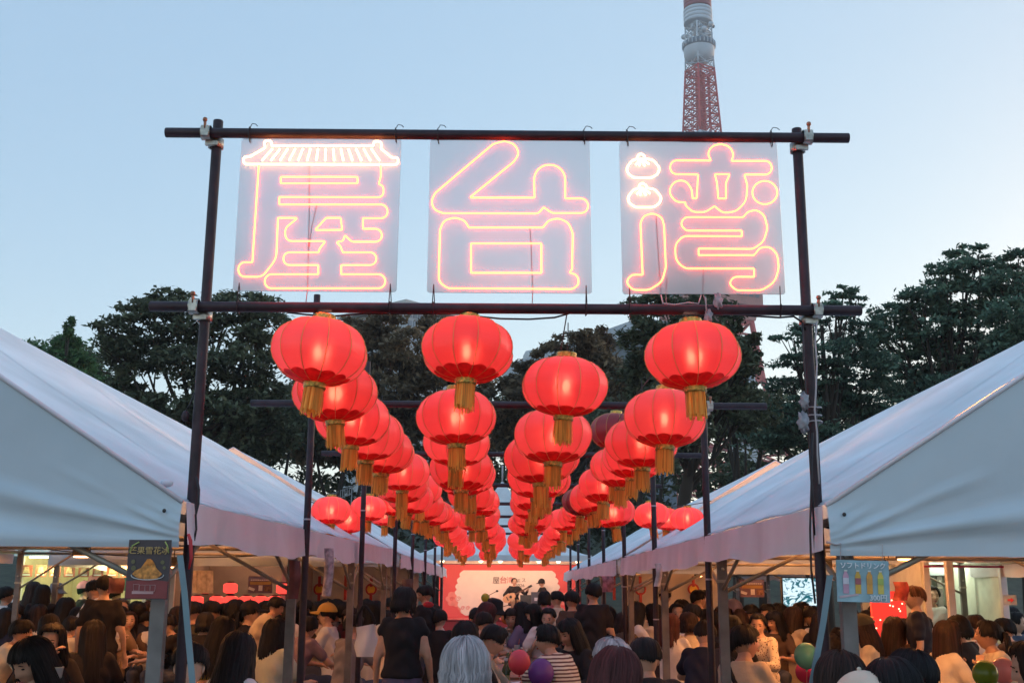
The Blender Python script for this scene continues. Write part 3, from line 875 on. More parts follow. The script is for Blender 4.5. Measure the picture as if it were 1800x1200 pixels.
def nth(n):
    w = 'first second third fourth fifth sixth seventh eighth ninth tenth eleventh twelfth thirteenth fourteenth fifteenth sixteenth seventeenth eighteenth nineteenth twentieth'.split()
    if n < 20: return w[n]
    return 'twenty-' + w[n - 20] if n < 29 else 'thirtieth' if n == 29 else 'thirty-' + w[n - 30]


row_pts = [
    [(562, 618, 5.0), (589, 690, 5.45), (619, 737, 6.0), (645, 764, 6.6), (668, 792, 7.3)],
    [(822, 615, 5.0), (802, 733, 5.75), (803, 778, 6.7)],
    [(993, 679, 5.25), (972, 766, 6.0), (950, 805, 6.7), (945, 838, 7.4)],
    [(1218, 625, 5.0), (1169, 735, 5.85), (1128, 778, 6.7)],
]
row_x = [-.845, -.29, .31, .845]
row_step = [.68, .80, .80, .72]
BODY_Z = 2.41
for r in range(4):
    P = [at(*q) for q in row_pts[r]]
    y = P[-1].y + row_step[r] * .95
    while y < 24.6:
        P.append(Vector((row_x[r] + random.gauss(0, .04), y, BODY_Z - .004 * (y - 8) + random.gauss(0, .045)))); y += row_step[r] * random.uniform(.72, 1.22)
    for k, p in enumerate(P):
        far = 'from the sign'
        lantern(p, f'glowing red lantern, {nth(k)} from the sign in the {ROWN[r]}', 'lantern rows over the aisle', scale=random.uniform(.95, 1.05) * (.98 if r == 2 and k == 0 else 1.0), detail=p.y < 16)
    # the carrying wire
    ys = [5.0] + [f[0] for f in FRAMES]
    pts = []
    for a, b in zip(ys, ys[1:]):
        pts += sag((P[0].x if a == 5.0 else row_x[r], a, BEAMZ), (row_x[r], b, BEAMZ), .03, 4)[:-1]
    cable('lantern_wire', f'thin dark wire carrying the {ROWN[r]} of lanterns', pts + [Vector((row_x[r], ys[-1], BEAMZ))], .003, None, 'lantern wires')
lantern(at(1082, 758, 9.0), 'unlit dark red lantern hanging high behind the lit ones under the bun sign', None, lit=False, top=2.9)
lantern(at(1022, 882, 12.0), 'unlit dull red lantern tucked behind the glowing outer row', None, lit=False, top=2.6)
lantern(at(1078, 900, 11.0), 'glowing red lantern low between the tent eave posts, nearest the aisle', 'lanterns strung over the tents')
for x, y, Y, lab in ((1145, 905, 11.5, 'glowing red lantern beside the thin pipe post above the far tent eave'), (1172, 912, 13.0, 'glowing red lantern half hidden behind its neighbour by the far tent eave'), (1208, 912, 12.0, 'glowing red lantern peeping over the near tent roof edge'),
                     (648, 893, 11.5, 'glowing red lantern hanging behind the third pipe post above the tents'), (690, 885, 12.0, 'red lantern hanging beside the fourth pipe post above the tents'), (676, 905, 13.5, 'small red lantern behind its larger neighbours above the tent eave'),
                     (582, 897, 10.5, 'glowing red lantern lying against the white tent roof, larger of the two'), (612, 914, 11.5, 'glowing red lantern lower on the white tent roof, smaller of the two')):
    lantern(at(x, y, Y), lab, 'lanterns strung over the tents', top=at(x, y, Y).z + .2, scale=.88)
cable('string_wire', 'dark wire strung over the white tent roof to the lanterns lying on it', sag(at(540, 880, 10.2), at(700, 900, 14), .05), .004)
cable('string_wire', 'dark wire strung across the tent roof to the lanterns near the pipe post', sag(at(1250, 880, 10.5), at(1090, 885, 13), .05), .004)

# ================================================================== TENTS
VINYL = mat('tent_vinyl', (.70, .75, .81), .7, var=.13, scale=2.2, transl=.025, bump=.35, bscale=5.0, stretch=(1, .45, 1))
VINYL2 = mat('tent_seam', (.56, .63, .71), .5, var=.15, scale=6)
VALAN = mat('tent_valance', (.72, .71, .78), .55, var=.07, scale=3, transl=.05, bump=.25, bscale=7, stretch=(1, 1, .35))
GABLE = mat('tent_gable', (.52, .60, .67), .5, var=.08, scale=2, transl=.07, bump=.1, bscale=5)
LEG = mat('tent_leg', (.17, .15, .145), .5, metal=.1, var=.25, scale=9)
TPIPE = mat('tent_pipe', (.38, .34, .28), .45, metal=.4, var=.2, scale=9)
BLACKP = mat('black_plastic', (.018, .018, .02), .45)
STRAP = mat('blue_grey_strap', (.17, .25, .29), .6)
WARM = (1.0, .35, .09)


def tent(label, xe, xr, xo, y0, y1, ze0, ze1, zr0, zr1, gable_drop, nbay, lights, gable=True, far_gable=False):
    s = 1 if xe > 0 else -1
    t = thing('market_tent', label, 'tent', (0, 0, 0), 0, 'white market tents beside the aisle')
    E_ = lambda v: ze0 + (ze1 - ze0) * v
    R_ = lambda v: zr0 + (zr1 - zr0) * v
    ph = random.uniform(0, 6)

    def slope(xa, xb):
        def fn(u, v):
            x = xa + (xb - xa) * u
            z = E_(v) + (R_(v) - E_(v)) * u
            bay = math.sin(PI * ((v * nbay) % 1.0))
            z -= .045 * bay * math.sin(PI * u) + .010 * math.sin(v * 19 + u * 9 + ph) * math.sin(PI * u) * math.sin(u * 7) + .006 * math.sin(v * 37 + ph + u * 5) * math.sin(PI * u) + .004 * math.sin(u * 21 + v * 9 + ph)
            if u < .02: z += .004 * math.sin(v * 60)
            return (x, y0 + (y1 - y0) * v, z)
        return fn
    MB().grid(slope(xe, xr), 26, 70).build('roof_slope', VINYL, t)
    MB().grid(slope(xo, xr), 16, 40).build('roof_slope', VINYL, t)
    for xa in (xe, xo):
        f = slope(xa, xr)
        for k in range(nbay * 2 + 1):
            v = min(.998, max(.002, k / (nbay * 2)))
            m = MB(); w_ = .018 / (y1 - y0)
            m.grid(lambda u, q, f=f, v=v: (lambda p: (p[0], p[1], p[2] + .0035))(f(u, v + (q - .5) * w_)), 20, 1)
            m.build('seam_strip', VINYL2, t)
        hem = MB(); hem.grid(lambda u, q, f=f: (lambda p: (p[0], p[1], p[2] + .0035))(f(.004 + .02 * q, u)), 70, 1); hem.build('eave_hem', VINYL2, t)
    H = .19

    def val(x, sx):
        def fn(u, v):
            yy = y0 + (y1 - y0) * u
            w = .012 * math.sin(yy * 6.3 + ph) + .008 * math.sin(yy * 15.1 + 2 * ph) + .006 * math.sin(yy * 2.1)
            bot = .018 * math.sin(yy * 1.9 + ph) + .010 * math.sin(yy * 5.3)
            return (x + sx * (.012 + (w + .012) * v), yy, E_(u) - .004 - (H + bot) * v)
        return fn
    MB().grid(val(xe, -s), 120, 6).build('valance', VALAN, t)
    MB().grid(val(xo, s), 60, 4).build('valance', VALAN, t)

    def gab(y, drop, sgn, nm='gable_panel'):
        zb = E_(0 if sgn < 0 else 1) - drop
        zr = R_(0 if sgn < 0 else 1); ze = E_(0 if sgn < 0 else 1)

        def fn(u, v):
            x = xe + (xo - xe) * u
            k = 1 - abs((x - xr) / ((xe if (x - xr) * s < 0 else xo) - xr))
            zt = ze + (zr - ze) * k - .01
            z = zb + (zt - zb) * v
            # folds run out from the corner, strongest in the hanging strip
            dx = abs(x - xe); dz = z - (zb + .03)
            ang_ = math.atan2(max(0, dz), dx + .05)
            low = math.exp(-max(0, z - ze - .03) * 9)
            q = .030 * math.sin(ang_ * 26 + .6 * math.sin(dx * 2.3) + ph) * low * min(1, dx * 2.5) * math.exp(-dx * .35)
            q += .012 * math.sin(dx * 6 + z * 5) * low + .010 * math.sin(x * 2.7 + z * 1.3 + ph)
            q += .02 * low * math.sin(max(0, min(1, (z - zb) / drop)) * PI)
            return (x, y + sgn * (.012 + abs(q) * .5 + q * .5), z)
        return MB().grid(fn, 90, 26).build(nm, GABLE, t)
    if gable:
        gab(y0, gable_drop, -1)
        rk = MB()
        for xx in (xe, xo):
            rk.tube([(xx, y0 - .012, E_(0) - .005), (xr, y0 - .012, R_(0) - .005)], .012, 6)
        rk.build('rake_hem', VALAN, t)
        for k in (0, 1):
            MB().ball((xe + s * .07, y0 - .035, E_(0) - .045 - k * .0), (.009, .004, .009), 8, 5).build('eyelet', BLACKP, t)
            break
    if far_gable:
        gab(y1, .16, 1)
    # frame
    ys = [y0 + .06 + (y1 - y0 - .12) * k / nbay for k in range(nbay + 1)]
    for k, yy in enumerate(ys):
        v = (yy - y0) / (y1 - y0)
        for xx in (xe + s * .09, xo - s * .09):
            m = MB(); m.box((xx, yy, (E_(v) - .03) / 2), (.062, .05, E_(v) - .03)); lg = m.build('leg', LEG, t)
            MB().box((xx, yy, 1.58), (.072, .06, .02)).build('leg_joint', TPIPE, lg)
            MB().ball((xx, yy - .028, 1.66), (.012, .008, .012), 8, 5).build('leg_bolt', ZINC, lg)
        m = MB(); m.tube([(xe + s * .09, yy, E_(v) - .05), (xr, yy, R_(v) - .06)], .017, 8); m.build('rafter', TPIPE, t)
        m = MB(); m.tube([(xo - s * .09, yy, E_(v) - .05), (xr, yy, R_(v) - .06)], .017, 8); m.build('rafter', TPIPE, t)
        m = MB(); m.tube([(xe + s * .09, yy, E_(v) - .07), (xo - s * .09, yy, E_(v) - .07)], .017, 8); m.build('cross_bar', TPIPE, t)
        if k < nbay:
            y2 = ys[k + 1]
            for (ya, yb) in ((yy, yy + .8), (y2, y2 - .8)):
                m = MB(); m.tube([(xe + s * .09, ya, 1.52), (xe + s * .09, yb, E_(v) - .08)], .013, 8); m.build('brace', TPIPE, t)
        m = MB(); m.tube([(xe + s * .09, yy, 1.50), (xe + s * .75, yy, E_(v) - .07)], .013, 8); m.build('brace', TPIPE, t)
        m = MB(); m.tube([(xo - s * .09, yy, 1.50), (xo - s * .75, yy, E_(v) - .07)], .013, 8); m.build('brace', TPIPE, t)
    for xx, zz in ((xe + s * .09, -.06), (xo - s * .09, -.06)):
        MB().tube([(xx, y0 + .05, ze0 + zz), (xx, y1 - .05, ze1 + zz)], .019, 8).build('eave_pipe', TPIPE, t)
    MB().tube([(xr, y0 + .05, zr0 - .06), (xr, y1 - .05, zr1 - .06)], .019, 8).build('ridge_pipe', TPIPE, t)
    for (lx, ly, lz, e) in lights:
        w = thing('work_light', f'black clip-on work light hanging in the tent at {abs(lx):.0f} by {ly:.0f} metres', 'lamp', (lx, ly, lz), 0, 'work lights in the tents')
        w['label'] = WL.pop(0)
        MB().box((0, 0, 0), (.12, .05, .10)).build('housing', BLACKP, w)
        MB().tube([(0, 0, .05), (0, 0, .16)], .006, 6).build('hook', BLACKP, w)
        MB().box((0, 0, -.056), (.10, .04, .012)).build('lens', emat('work_light_lens', (1, .6, .3), 1.6), w)
        l_ = lamp('work_light_lamp', w, (0, 0, .20), e * 2.3, WARM, .06, 'SPOT', (PI, 0, 0)); l_.data.spot_size = rad(165); l_.data.spot_blend = .5
        lamp('work_light_spill', w, (0, 0, -.10), e * (.24 if lx > 0 else .08), WARM, .06)
    return t


WL = ['black work light hanging from the first cross bar of the tent with the mango poster', 'black work light deep inside the tent with the mango poster', 'black work light hanging from the first cross bar of the soft drink tent', 'black work light deep inside the soft drink tent',
      'black work light in the farther tent on the mango poster side', 'black work light in the farther tent on the soft drink side', 'spare', 'spare']
tent('long white ridge tent with a mango dessert poster on its corner leg', -1.40, -3.75, -6.1, 4.9, 14.2, 1.88, 2.01, 3.40, 3.37, .20, 3, [(-3.2, 8.6, 1.80, 52), (-3.6, 12.4, 1.80, 52)])
tent('long white ridge tent with a soft drink poster on its corner leg', 1.40, 3.42, 5.5, 4.9, 13.5, 1.88, 1.90, 3.16, 3.08, .22, 3, [(2.9, 8.2, 1.80, 56), (3.4, 12.0, 1.80, 52)])
tent('white ridge tent standing beyond the mango poster tent, nearer the stage', -1.36, -3.6, -5.9, 14.75, 26.5, 1.98, 2.02, 3.35, 3.35, .17, 4, [(-3.2, 17.6, 1.80, 52)])
tent('white ridge tent standing beyond the soft drink tent, nearer the stage', 1.40, 3.42, 5.5, 14.1, 26.5, 1.90, 1.95, 3.14, 3.1, .17, 4, [(2.9, 17.0, 1.80, 52)])
# inner curtain walls of the farther tents, with ornaments
CURT = mat('curtain_wall', (.62, .54, .46), .7, var=.06, scale=2, bump=.15, bscale=4, transl=.1)
ORN = mat('ornament_red', (.40, .03, .035), .5); ORG = mat('ornament_gold', (.75, .45, .06), .4, metal=.3)


def curtain(x0, x1, Y, h, lab):
    def fn(u, v):
        x = x0 + (x1 - x0) * u
        return (x, Y + .02 * math.sin(x * 5) + .01 * math.sin(x * 13), .02 + h * v)
    o = MB().grid(fn, 60, 4).build('curtain_wall', CURT)
    tag(o, lab, 'curtain', None)


curtain(-4.6, -1.5, 20.0, 2.0, 'pale hanging curtain wall behind the crowd near the tall bobbed woman')
curtain(2.1, 3.75, 20.0, 2.0, 'pale hanging curtain wall with horned ornaments in the farther drink side tent')


def ornament(px, Y, lab, horned=False):
    p = at(px, 1035, Y); t = thing('wall_ornament', lab, 'ornament', (p.x, Y - .06, p.z), 0, 'round ornaments on the curtain walls')
    MB().box((0, 0, .13), (.05, .012, .18)).build('strap', ORN, t); MB().box((0, 0, -.16), (.05, .012, .2)).build('strap', ORN, t)
    rg = MB().tube([(.085 * math.cos(a), 0, .085 * math.sin(a)) for a in (np.linspace(PI * .85, PI * 2.15, 16) if horned else np.linspace(0, 2 * PI, 21)[:-1])], .016, 8, closed=not horned)
    rg.build('ring', ORN, t)
    if not horned:
        MB().prism([(.07 * math.cos(a), .07 * math.sin(a)) for a in np.linspace(0, 2 * PI, 17)[:-1]], .01).build('disc', ORG, t)


ornament(562, 19.9, 'round red and gold ornament on the curtain beside the hanging menu strip')
ornament(653, 19.9, 'round red and gold ornament on the curtain near the tent post')
ornament(1125, 19.9, 'red horned ornament on the curtain above the long haired girl', True)
ornament(1218, 19.9, 'round red and gold ornament on the curtain beside the thick pipe post')
for i, (px, w) in enumerate(((608, .05), (1171, .05), (1079, .05))):
    p = at(px, 1032, 19.9)
    tag(MB().box((0, 0, 0), (w, .012, .42)).build('red_streamer', ORN, None, (p.x, 19.9 - .05, p.z)), ['plain red streamer on the curtain between two round ornaments', 'plain red streamer on the curtain above the man in the red apron', 'plain red streamer at the end of the horned ornament curtain'][i], 'streamer')

for k, (a_, b_, sg, lab) in enumerate((((-1.6, 5.3, 1.84), (-4.6, 8.0, 1.95), .10, 'black cable sagging across the first bay of the mango poster tent'), ((-1.5, 8.0, 1.86), (-3.4, 8.1, 1.9), .07, 'thin cable looping to the work light under the mango poster tent'),
                                   ((1.5, 5.4, 1.82), (4.4, 7.9, 1.86), .09, 'black cable sagging across the first bay of the soft drink tent'), ((1.5, 7.8, 1.84), (3.0, 8.2, 1.86), .06, 'thin cable looping to the work light under the soft drink tent'),
                                   ((-1.5, 11.1, 1.92), (-5.0, 11.2, 1.95), .12, 'cable hanging in the last bay of the mango poster tent'))):
    cable('tent_cable', lab, sag(a_, b_, sg), .006, None, 'cables under the tents')
for k, (x, y) in enumerate(((-2.1, 5.4), (-2.35, 5.5), (1.72, 5.6), (2.6, 7.8), (-4.2, 8.0))):
    m = MB().tube([(x, y, 1.84), (x + .012, y, 1.76), (x + .03, y, 1.70), (x + .045, y, 1.75), (x + .05, y, 1.83)], .005, 6)
    tag(m.build('rope_loop', mat('rope_tan', (.22, .16, .11), .7)), ['tan rope loop tied to the first bar beside the mango poster', 'second tan rope loop along the first bar past the mango poster', 'tan rope loop hanging beside the soft drink post', 'tan rope loop deep in the soft drink tent', 'tan rope loop deep in the mango poster tent'][k], 'rope')
# straps and ropes at the near tent corners
for (pts, lab) in ((((316, 975), (324, 1040), (338, 1198)), 'blue grey webbing strap slanting down from the mango poster tent corner'), (((1459, 1010), (1448, 1090), (1428, 1198)), 'blue grey webbing strap slanting down from the soft drink tent corner')):
    P = [at(x, y, 4.80) for x, y in pts]; e = P[2] + (P[2] - P[1]).normalized() * 0; P.append(Vector((P[2].x + (P[2].x - P[1].x) * 2.2, 4.75, .02)))
    m = MB(); w = .013
    vs = []
    for p in P: vs += [p + Vector((-w, 0, 0)), p + Vector((w, 0, 0)), p + Vector((w, .004, 0)), p + Vector((-w, .004, 0))]
    fs = []
    for i in range(len(P) - 1):
        for j in range(4): fs.append((4 * i + j, 4 * i + (j + 1) % 4, 4 * i + 4 + (j + 1) % 4, 4 * i + 4 + j))
    m.add(vs, fs); tag(m.build('guy_strap', STRAP), lab, 'strap', 'tent corner straps')
tag(MB().tube([at(x, y, 4.85) for x, y in ((331, 938), (335, 950), (336, 980), (332, 1000))], [.006, .008, .007, .004], 7).build('red_ribbon', mat('red_tape', (.5, .02, .03), .5)), 'strip of red tape tied round post under the tent corner', 'tape')
tag(MB().tube([at(x, y, 4.86) for x, y in ((1452, 952), (1470, 957), (1478, 955))], .005, 6).build('tie_rope', WIRE), 'white rope tying the soft drink tent corner to the sign post', 'rope')
p = at(293, 849, 4.95)
tag(MB().ball(p, (.03, .03, .018), 10, 6).build('ridge_fitting', VALAN), 'small white plastic fitting on the tent rake near the post', 'fitting')

# ================================================================== POSTERS
def board(name, lab, px0, py0, px1, py1, Y, material, cat='poster', tilt=0.0):
    a, b = at(px0, py0, Y), at(px1, py1, Y); w, h = abs(b.x - a.x), abs(a.z - b.z); c = (a + b) / 2
    t = thing(name, lab, cat, (c.x, Y, c.z), 0); t.rotation_euler = (0, tilt, 0)
    MB().box((0, .004, 0), (w, .006, h)).build('backing', material, t)
    return t, w, h


def flat(t, nm, poly, material, d):
    return MB().prism(poly, .0015, y0=-d).build(nm, material, t)


FLAT = lambda n, c, r=.45: mat(n, c, r, var=.12, scale=25)
t, w, h = board('menu_poster', 'laminated poster of mango shaved ice hanging from the tent corner', 227, 948, 294, 1053, 4.80, FLAT('poster_dark', (.05, .035, .045)))
flat(t, 'lower_band', [(-w / 2 + .003, -h / 2 + .004), (w / 2 - .003, -h / 2 + .004), (w / 2 - .003, -h * .2), (0, -h * .16), (-w / 2 + .003, -h * .2)], FLAT('poster_maroon', (.22, .03, .035)), .002)
mound = [(-w * .36, -h * .08), (-w * .3, -h * .02), (-w * .17, .02 * h), (-w * .08, h * .12), (0, h * .17), (w * .08, h * .165), (w * .14, h * .11), (w * .19, h * .03), (w * .27, -h * .03), (w * .34, -h * .07), (w * .24, -h * .15), (0, -h * .17), (-w * .22, -h * .15)]
flat(t, 'ice_mound', mound, mat('mango_ice', (.62, .24, .05), .6, var=.6, scale=60), .004)
flat(t, 'mango_top', [(-w * .1, h * .08), (-w * .03, h * .175), (w * .05, h * .18), (w * .13, h * .10), (w * .04, h * .06)], mat('mango', (.65, .20, .02), .4, var=.4, scale=70), .006)
MB().tube([(w * .38 * math.cos(a), -.004, -h * .10 + h * .075 * math.sin(a)) for a in np.linspace(PI * .95, PI * 2.05, 18)], .0018, 5).build('glass_rim', mat('poster_white', (.6, .58, .58)), t)
lettering('芒果雪花冰', w * .19, mat('poster_gold', (.55, .36, .14)), t, (0, -.004, h * .31), bold=0)
for x, z, r_ in ((-.36, .13, .05), (-.34, .02, .06), (.33, .12, .05), (.38, .03, .04)):
    flat(t, 'garnish', [(x * w + r_ * w * math.cos(a), z * h + r_ * w * math.sin(a)) for a in np.linspace(0, 2 * PI, 9)[:-1]], FLAT('garnish', (.12, .11, .05)), .003)
MB().tube([(-w * .46, -.004, h * .28), (-w * .4, -.004, h * .40), (-w * .25, -.004, h * .46)], .003, 5).build('leaf_sweep', mat('poster_leaf', (.35, .42, .12)), t)
MB().tube([(w * .46, -.004, h * .28), (w * .42, -.004, h * .40), (w * .36, -.004, h * .47)], .003, 5).build('leaf_sweep', mat('poster_leaf', (.35, .42, .12)), t)
for k, (x, z) in enumerate(((-.24, -.30), (-.1, -.31), (.03, -.31), (.14, -.31))):
    MB().tube([(x * w - .012, -.004, z * h + .012), (x * w + .012, -.004, z * h + .012), (x * w + .01, -.004, z * h - .014), (x * w - .01, -.004, z * h - .014)], .0012, 4, closed=True).build('glass_outline', mat('poster_pink', (.5, .28, .28)), t)
MB().box((-.015, -.003, -h * .385), (w * .5, .001, .012)).build('caption_bar', mat('poster_pink', (.5, .28, .28)), t)
t, w, h = board('drink_poster', 'pale blue soft drink poster with four bottles and price 300円', 1469, 984, 1566, 1058, 4.84, mat('poster_blue', (.26, .40, .46), .4, var=.35, scale=9), tilt=.02)
lettering('ソフトドリンク', w * .125, mat('poster_white2', (.75, .76, .80)), t, (-.0, -.004, h * .36), bold=.0004)
lettering('300円', w * .135, mat('poster_white2', (.75, .76, .8)), t, (w * .27, -.005, -h * .40), bold=.0004)
for k, (x, c1, c2) in enumerate(((-.33, (.62, .58, .66), (.55, .30, .42)), (-.10, (.36, .10, .12), (.62, .36, .06)), (.12, (.60, .28, .07), (.70, .32, .06)), (.33, (.38, .45, .10), (.66, .50, .10)))):
    X = x * w; bw = w * .055
    flat(t, 'bottle_print', [(X - bw, -h * .30), (X + bw, -h * .30), (X + bw, h * .10), (X + bw * .85, h * .15), (X + bw * .5, h * .19), (X + bw * .5, h * .23), (X - bw * .5, h * .23), (X - bw * .5, h * .19), (X - bw * .85, h * .15), (X - bw, h * .10)], FLAT('bottle_p%d' % k, c2), .002)
    flat(t, 'cap_print', [(X - bw * .55, h * .225), (X + bw * .55, h * .225), (X + bw * .55, h * .26), (X - bw * .55, h * .26)], FLAT('bottle_cap', (.62, .62, .60)), .004)
    flat(t, 'label_print', [(X - bw * .98, -h * .08), (X + bw * .98, -h * .08), (X + bw * .98, h * .07), (X - bw * .98, h * .07)], FLAT('bottle_l%d' % k, c1), .004)
flat(t, 'shade_print', [(-w * .46, -h * .42), (-w * .10, -h * .34), (-w * .10, -h * .30), (-w * .46, -h * .36)], FLAT('poster_rose', (.55, .40, .46)), .002)
for sx in (-.4, .4):
    MB().tube([(sx * w, .012, h * .5), (sx * w + .01, .03, h * .5 + .07)], .002, 4).build('string', WIRE, t)


def notice(px0, py0, px1, py1, Y, lab):
    t, w, h = board('notice_board', lab, px0, py0, px1, py1, Y, FLAT('notice_plum', (.10, .05, .09)), 'notice board')
    flat(t, 'header', [(-w * .48, h * .22), (w * .48, h * .22), (w * .48, h * .46), (-w * .48, h * .46)], FLAT('notice_violet', (.12, .10, .22)), .002)
    for k in range(9):
        MB().box((-w * .36 + k * w * .09, -.004, h * .27), (w * .065, .001, h * .07)).build('lettering', FLAT('notice_ink', (.55, .52, .6)), t)
    flat(t, 'ochre_band', [(-w * .42, 0), (w * .44, 0), (w * .44, h * .18), (-w * .42, h * .18)], FLAT('notice_ochre', (.30, .17, .05)), .002)
    flat(t, 'white_ticket', [(-w * .46, -h * .12), (-w * .20, -h * .24), (-w * .25, -h * .38), (-w * .48, -h * .27)], FLAT('notice_ticket', (.58, .54, .56)), .004)
    flat(t, 'food_photo', [(w * .18, -h * .38), (w * .46, -h * .38), (w * .46, -h * .08), (w * .18, -h * .08)], mat('notice_food', (.16, .07, .05), .5, var=.7, scale=60), .003)
    flat(t, 'white_square', [(-w * .06, -h * .36), (w * .10, -h * .36), (w * .10, -h * .04), (-w * .06, -h * .04)], FLAT('notice_ticket', (.58, .54, .56)), .003)


notice(437, 1012, 478, 1042, 9.5, 'plum notice board with ochre band beside the round paper lanterns')
notice(1300, 1018, 1344, 1049, 9.5, 'plum notice board with ochre band beyond the thick pipe post')


def strip(px, y0, y1, w, Y, m_, lab, curl=.02):
    a, b = at(px, y0, Y), at(px, y1, Y)
    o = MB().grid(lambda u, v: (a.x + (u - .5) * w + .01 * math.sin(v * 4), Y - curl * math.sin(u * PI) - .01 * math.sin(v * 5), a.z + (b.z - a.z) * v), 8, 12).build('banner_strip', m_)
    tag(o, lab, 'banner', None)
    return o


strip(518, 985, 1052, .075, 7.55, mat('banner_maroon', (.16, .035, .035), .5, var=.5, scale=12), 'curled maroon menu strip hanging beside the second pipe post')
strip(578, 963, 1047, .07, 8.6, mat('banner_print', (.42, .33, .36), .4, var=.6, scale=30), 'narrow printed menu strip hanging from the white valance')
strip(715, 1017, 1048, .13, 13.0, mat('banner_brown', (.10, .05, .04), .5, var=.6, scale=14), 'dark square menu above the bobbed woman head')
strip(1068, 1012, 1040, .14, 13.6, mat('banner_rose', (.36, .15, .2), .5, var=.6, scale=20), 'rose patterned menu card on the farther drink side tent')
strip(1156, 990, 1030, .05, 9.0, mat('banner_pale', (.5, .47, .5), .4, var=.3, scale=20), 'narrow pale paper strip fixed to the thick pipe post')
strip(1582, 1022, 1055, .12, 9.5, mat('banner_red', (.3, .04, .03), .5, var=.5, scale=20), 'dark red menu card beside the soft drink poster')
strip(205, 1015, 1042, .13, 9.5, mat('banner_brown2', (.13, .05, .05), .5, var=.5, scale=20), 'brown dessert menu card beside the mango poster')
# hanging clear sheet left of red lantern stall
o = MB().grid(lambda u, v: (lambda a: (a.x, a.y + .02 * math.sin(u * 14), a.z))(at(338 + u * 36, 1002 + v * 40, 10.5)), 14, 6).build('clear_sheet', mat('clear_vinyl', (.5, .42, .36), .15, transl=.5, var=.3, scale=20))
tag(o, 'creased clear vinyl sheet hanging in tent beside the sign post', 'vinyl sheet')

# ================================================================== FOOD STALLS
def stall(lab, px0, px1, Y, wall, lights, ztop=2.12, depth=2.2, roofm=None):
    a, b = at(px0, 1000, Y), at(px1, 1000, Y); w = b.x - a.x; c = (a.x + b.x) / 2
    t = thing('food_stall', lab, 'food stall', (c, Y, 0), 0, 'food stalls behind the seating')
    MB().box((0, depth, 1.1), (w, .03, 2.2)).build('back_wall', wall, t)
    for s in (-1, 1):
        MB().box((s * w / 2, depth / 2, 1.1), (.03, depth - .06, 2.2)).build('side_wall', wall, t)
        MB().box((s * (w / 2 - .04), .02, ztop / 2), (.06, .06, ztop)).build('post', mat('white_post', (.55, .56, .6), .4), t)
    n = 4
    def fn(u, v):
        x = (u - .5) * (w + .3)
        return (x, -.25 + (depth + .5) * v, ztop + .06 + .5 * (1 - abs(2 * v - 1)) - .02 * math.sin(u * 9) ** 2)
    MB().grid(fn, 16, 8).build('canopy', VINYL, t)
    MB().grid(lambda u, v: ((u - .5) * (w + .3), -.26 + .01 * math.sin(u * 40), ztop + .06 - .2 * v), 40, 3).build('valance', VALAN, t)
    MB().box((0, .25, .92), (w - .15, .5, .05)).build('counter', mat('counter_top', (.5, .48, .45), .4), t)
    MB().box((0, .05, .45), (w - .2, .03, .9)).build('counter_front', mat('counter_front', (.35, .12, .1), .6), t)
    for (lx, ly, lz, e, c_) in lights:
        MB().box((lx, ly, lz), (.5, .06, .05)).build('tube_light', emat('tube_%d' % int(c_[2] * 100), c_, 2.5), t)
        lamp('stall_lamp', t, (lx, ly, lz - .1), e, c_, .1)
    return t, w


YEL = (1.0, .86, .40)
t, w = stall('yellow lit food stall with a row of menu cards, beyond the mango tent', 32, 262, 17.0, mat('stall_cream', (.66, .62, .45), .7), [(-.5, -.16, 1.98, 5, YEL), (.6, -.16, 1.98, 5, YEL), (0, 1.2, 2.0, 6, YEL)])
for k in range(9):
    x = -w / 2 + .14 + k * w / 9.2
    p = MB().box((x, -.02, 1.77), (.16, .012, .17)).build('menu_card', mat('menu_card', (.42, .13, .08), .5, var=.5, scale=12), t)
    MB().prism([(x - .05, 1.74), (x + .05, 1.74), (x + .03, 1.83), (x - .03, 1.83)], .003, y0=-.034).build('food_picture', mat('menu_food', (.62, .42, .22), .5, var=.4, scale=30), p)
    MB().box((x, -.032, 1.715), (.11, .003, .02)).build('price_line', mat('menu_line', (.6, .55, .5)), p)
MB().box((-w / 2 + 1.02, 2.1, 1.62), (.26, .03, .26)).build('chalk_board', mat('chalk_board', (.05, .12, .11), .7, var=.3, scale=20), t)
lamp('green_lamp', t, (-w / 2 + .25, -.5, 1.25), 3.2, (.02, 1.0, .25), .05)
MB().box((-w / 2 + .12, .1, 1.12), (.12, .05, .22)).build('green_light_box', emat('green_glow', (.05, 1.0, .3), 1.2), t)
t, w = stall('red lantern fronted stall beside the plum notice board', 300, 505, 16.8, mat('stall_dark', (.16, .12, .11), .8), [(0, 1.2, 2.05, 10, (1, .6, .35))])
REDL = emat('paper_lantern_lit', (1.0, .075, .055), .42)
rn = 0
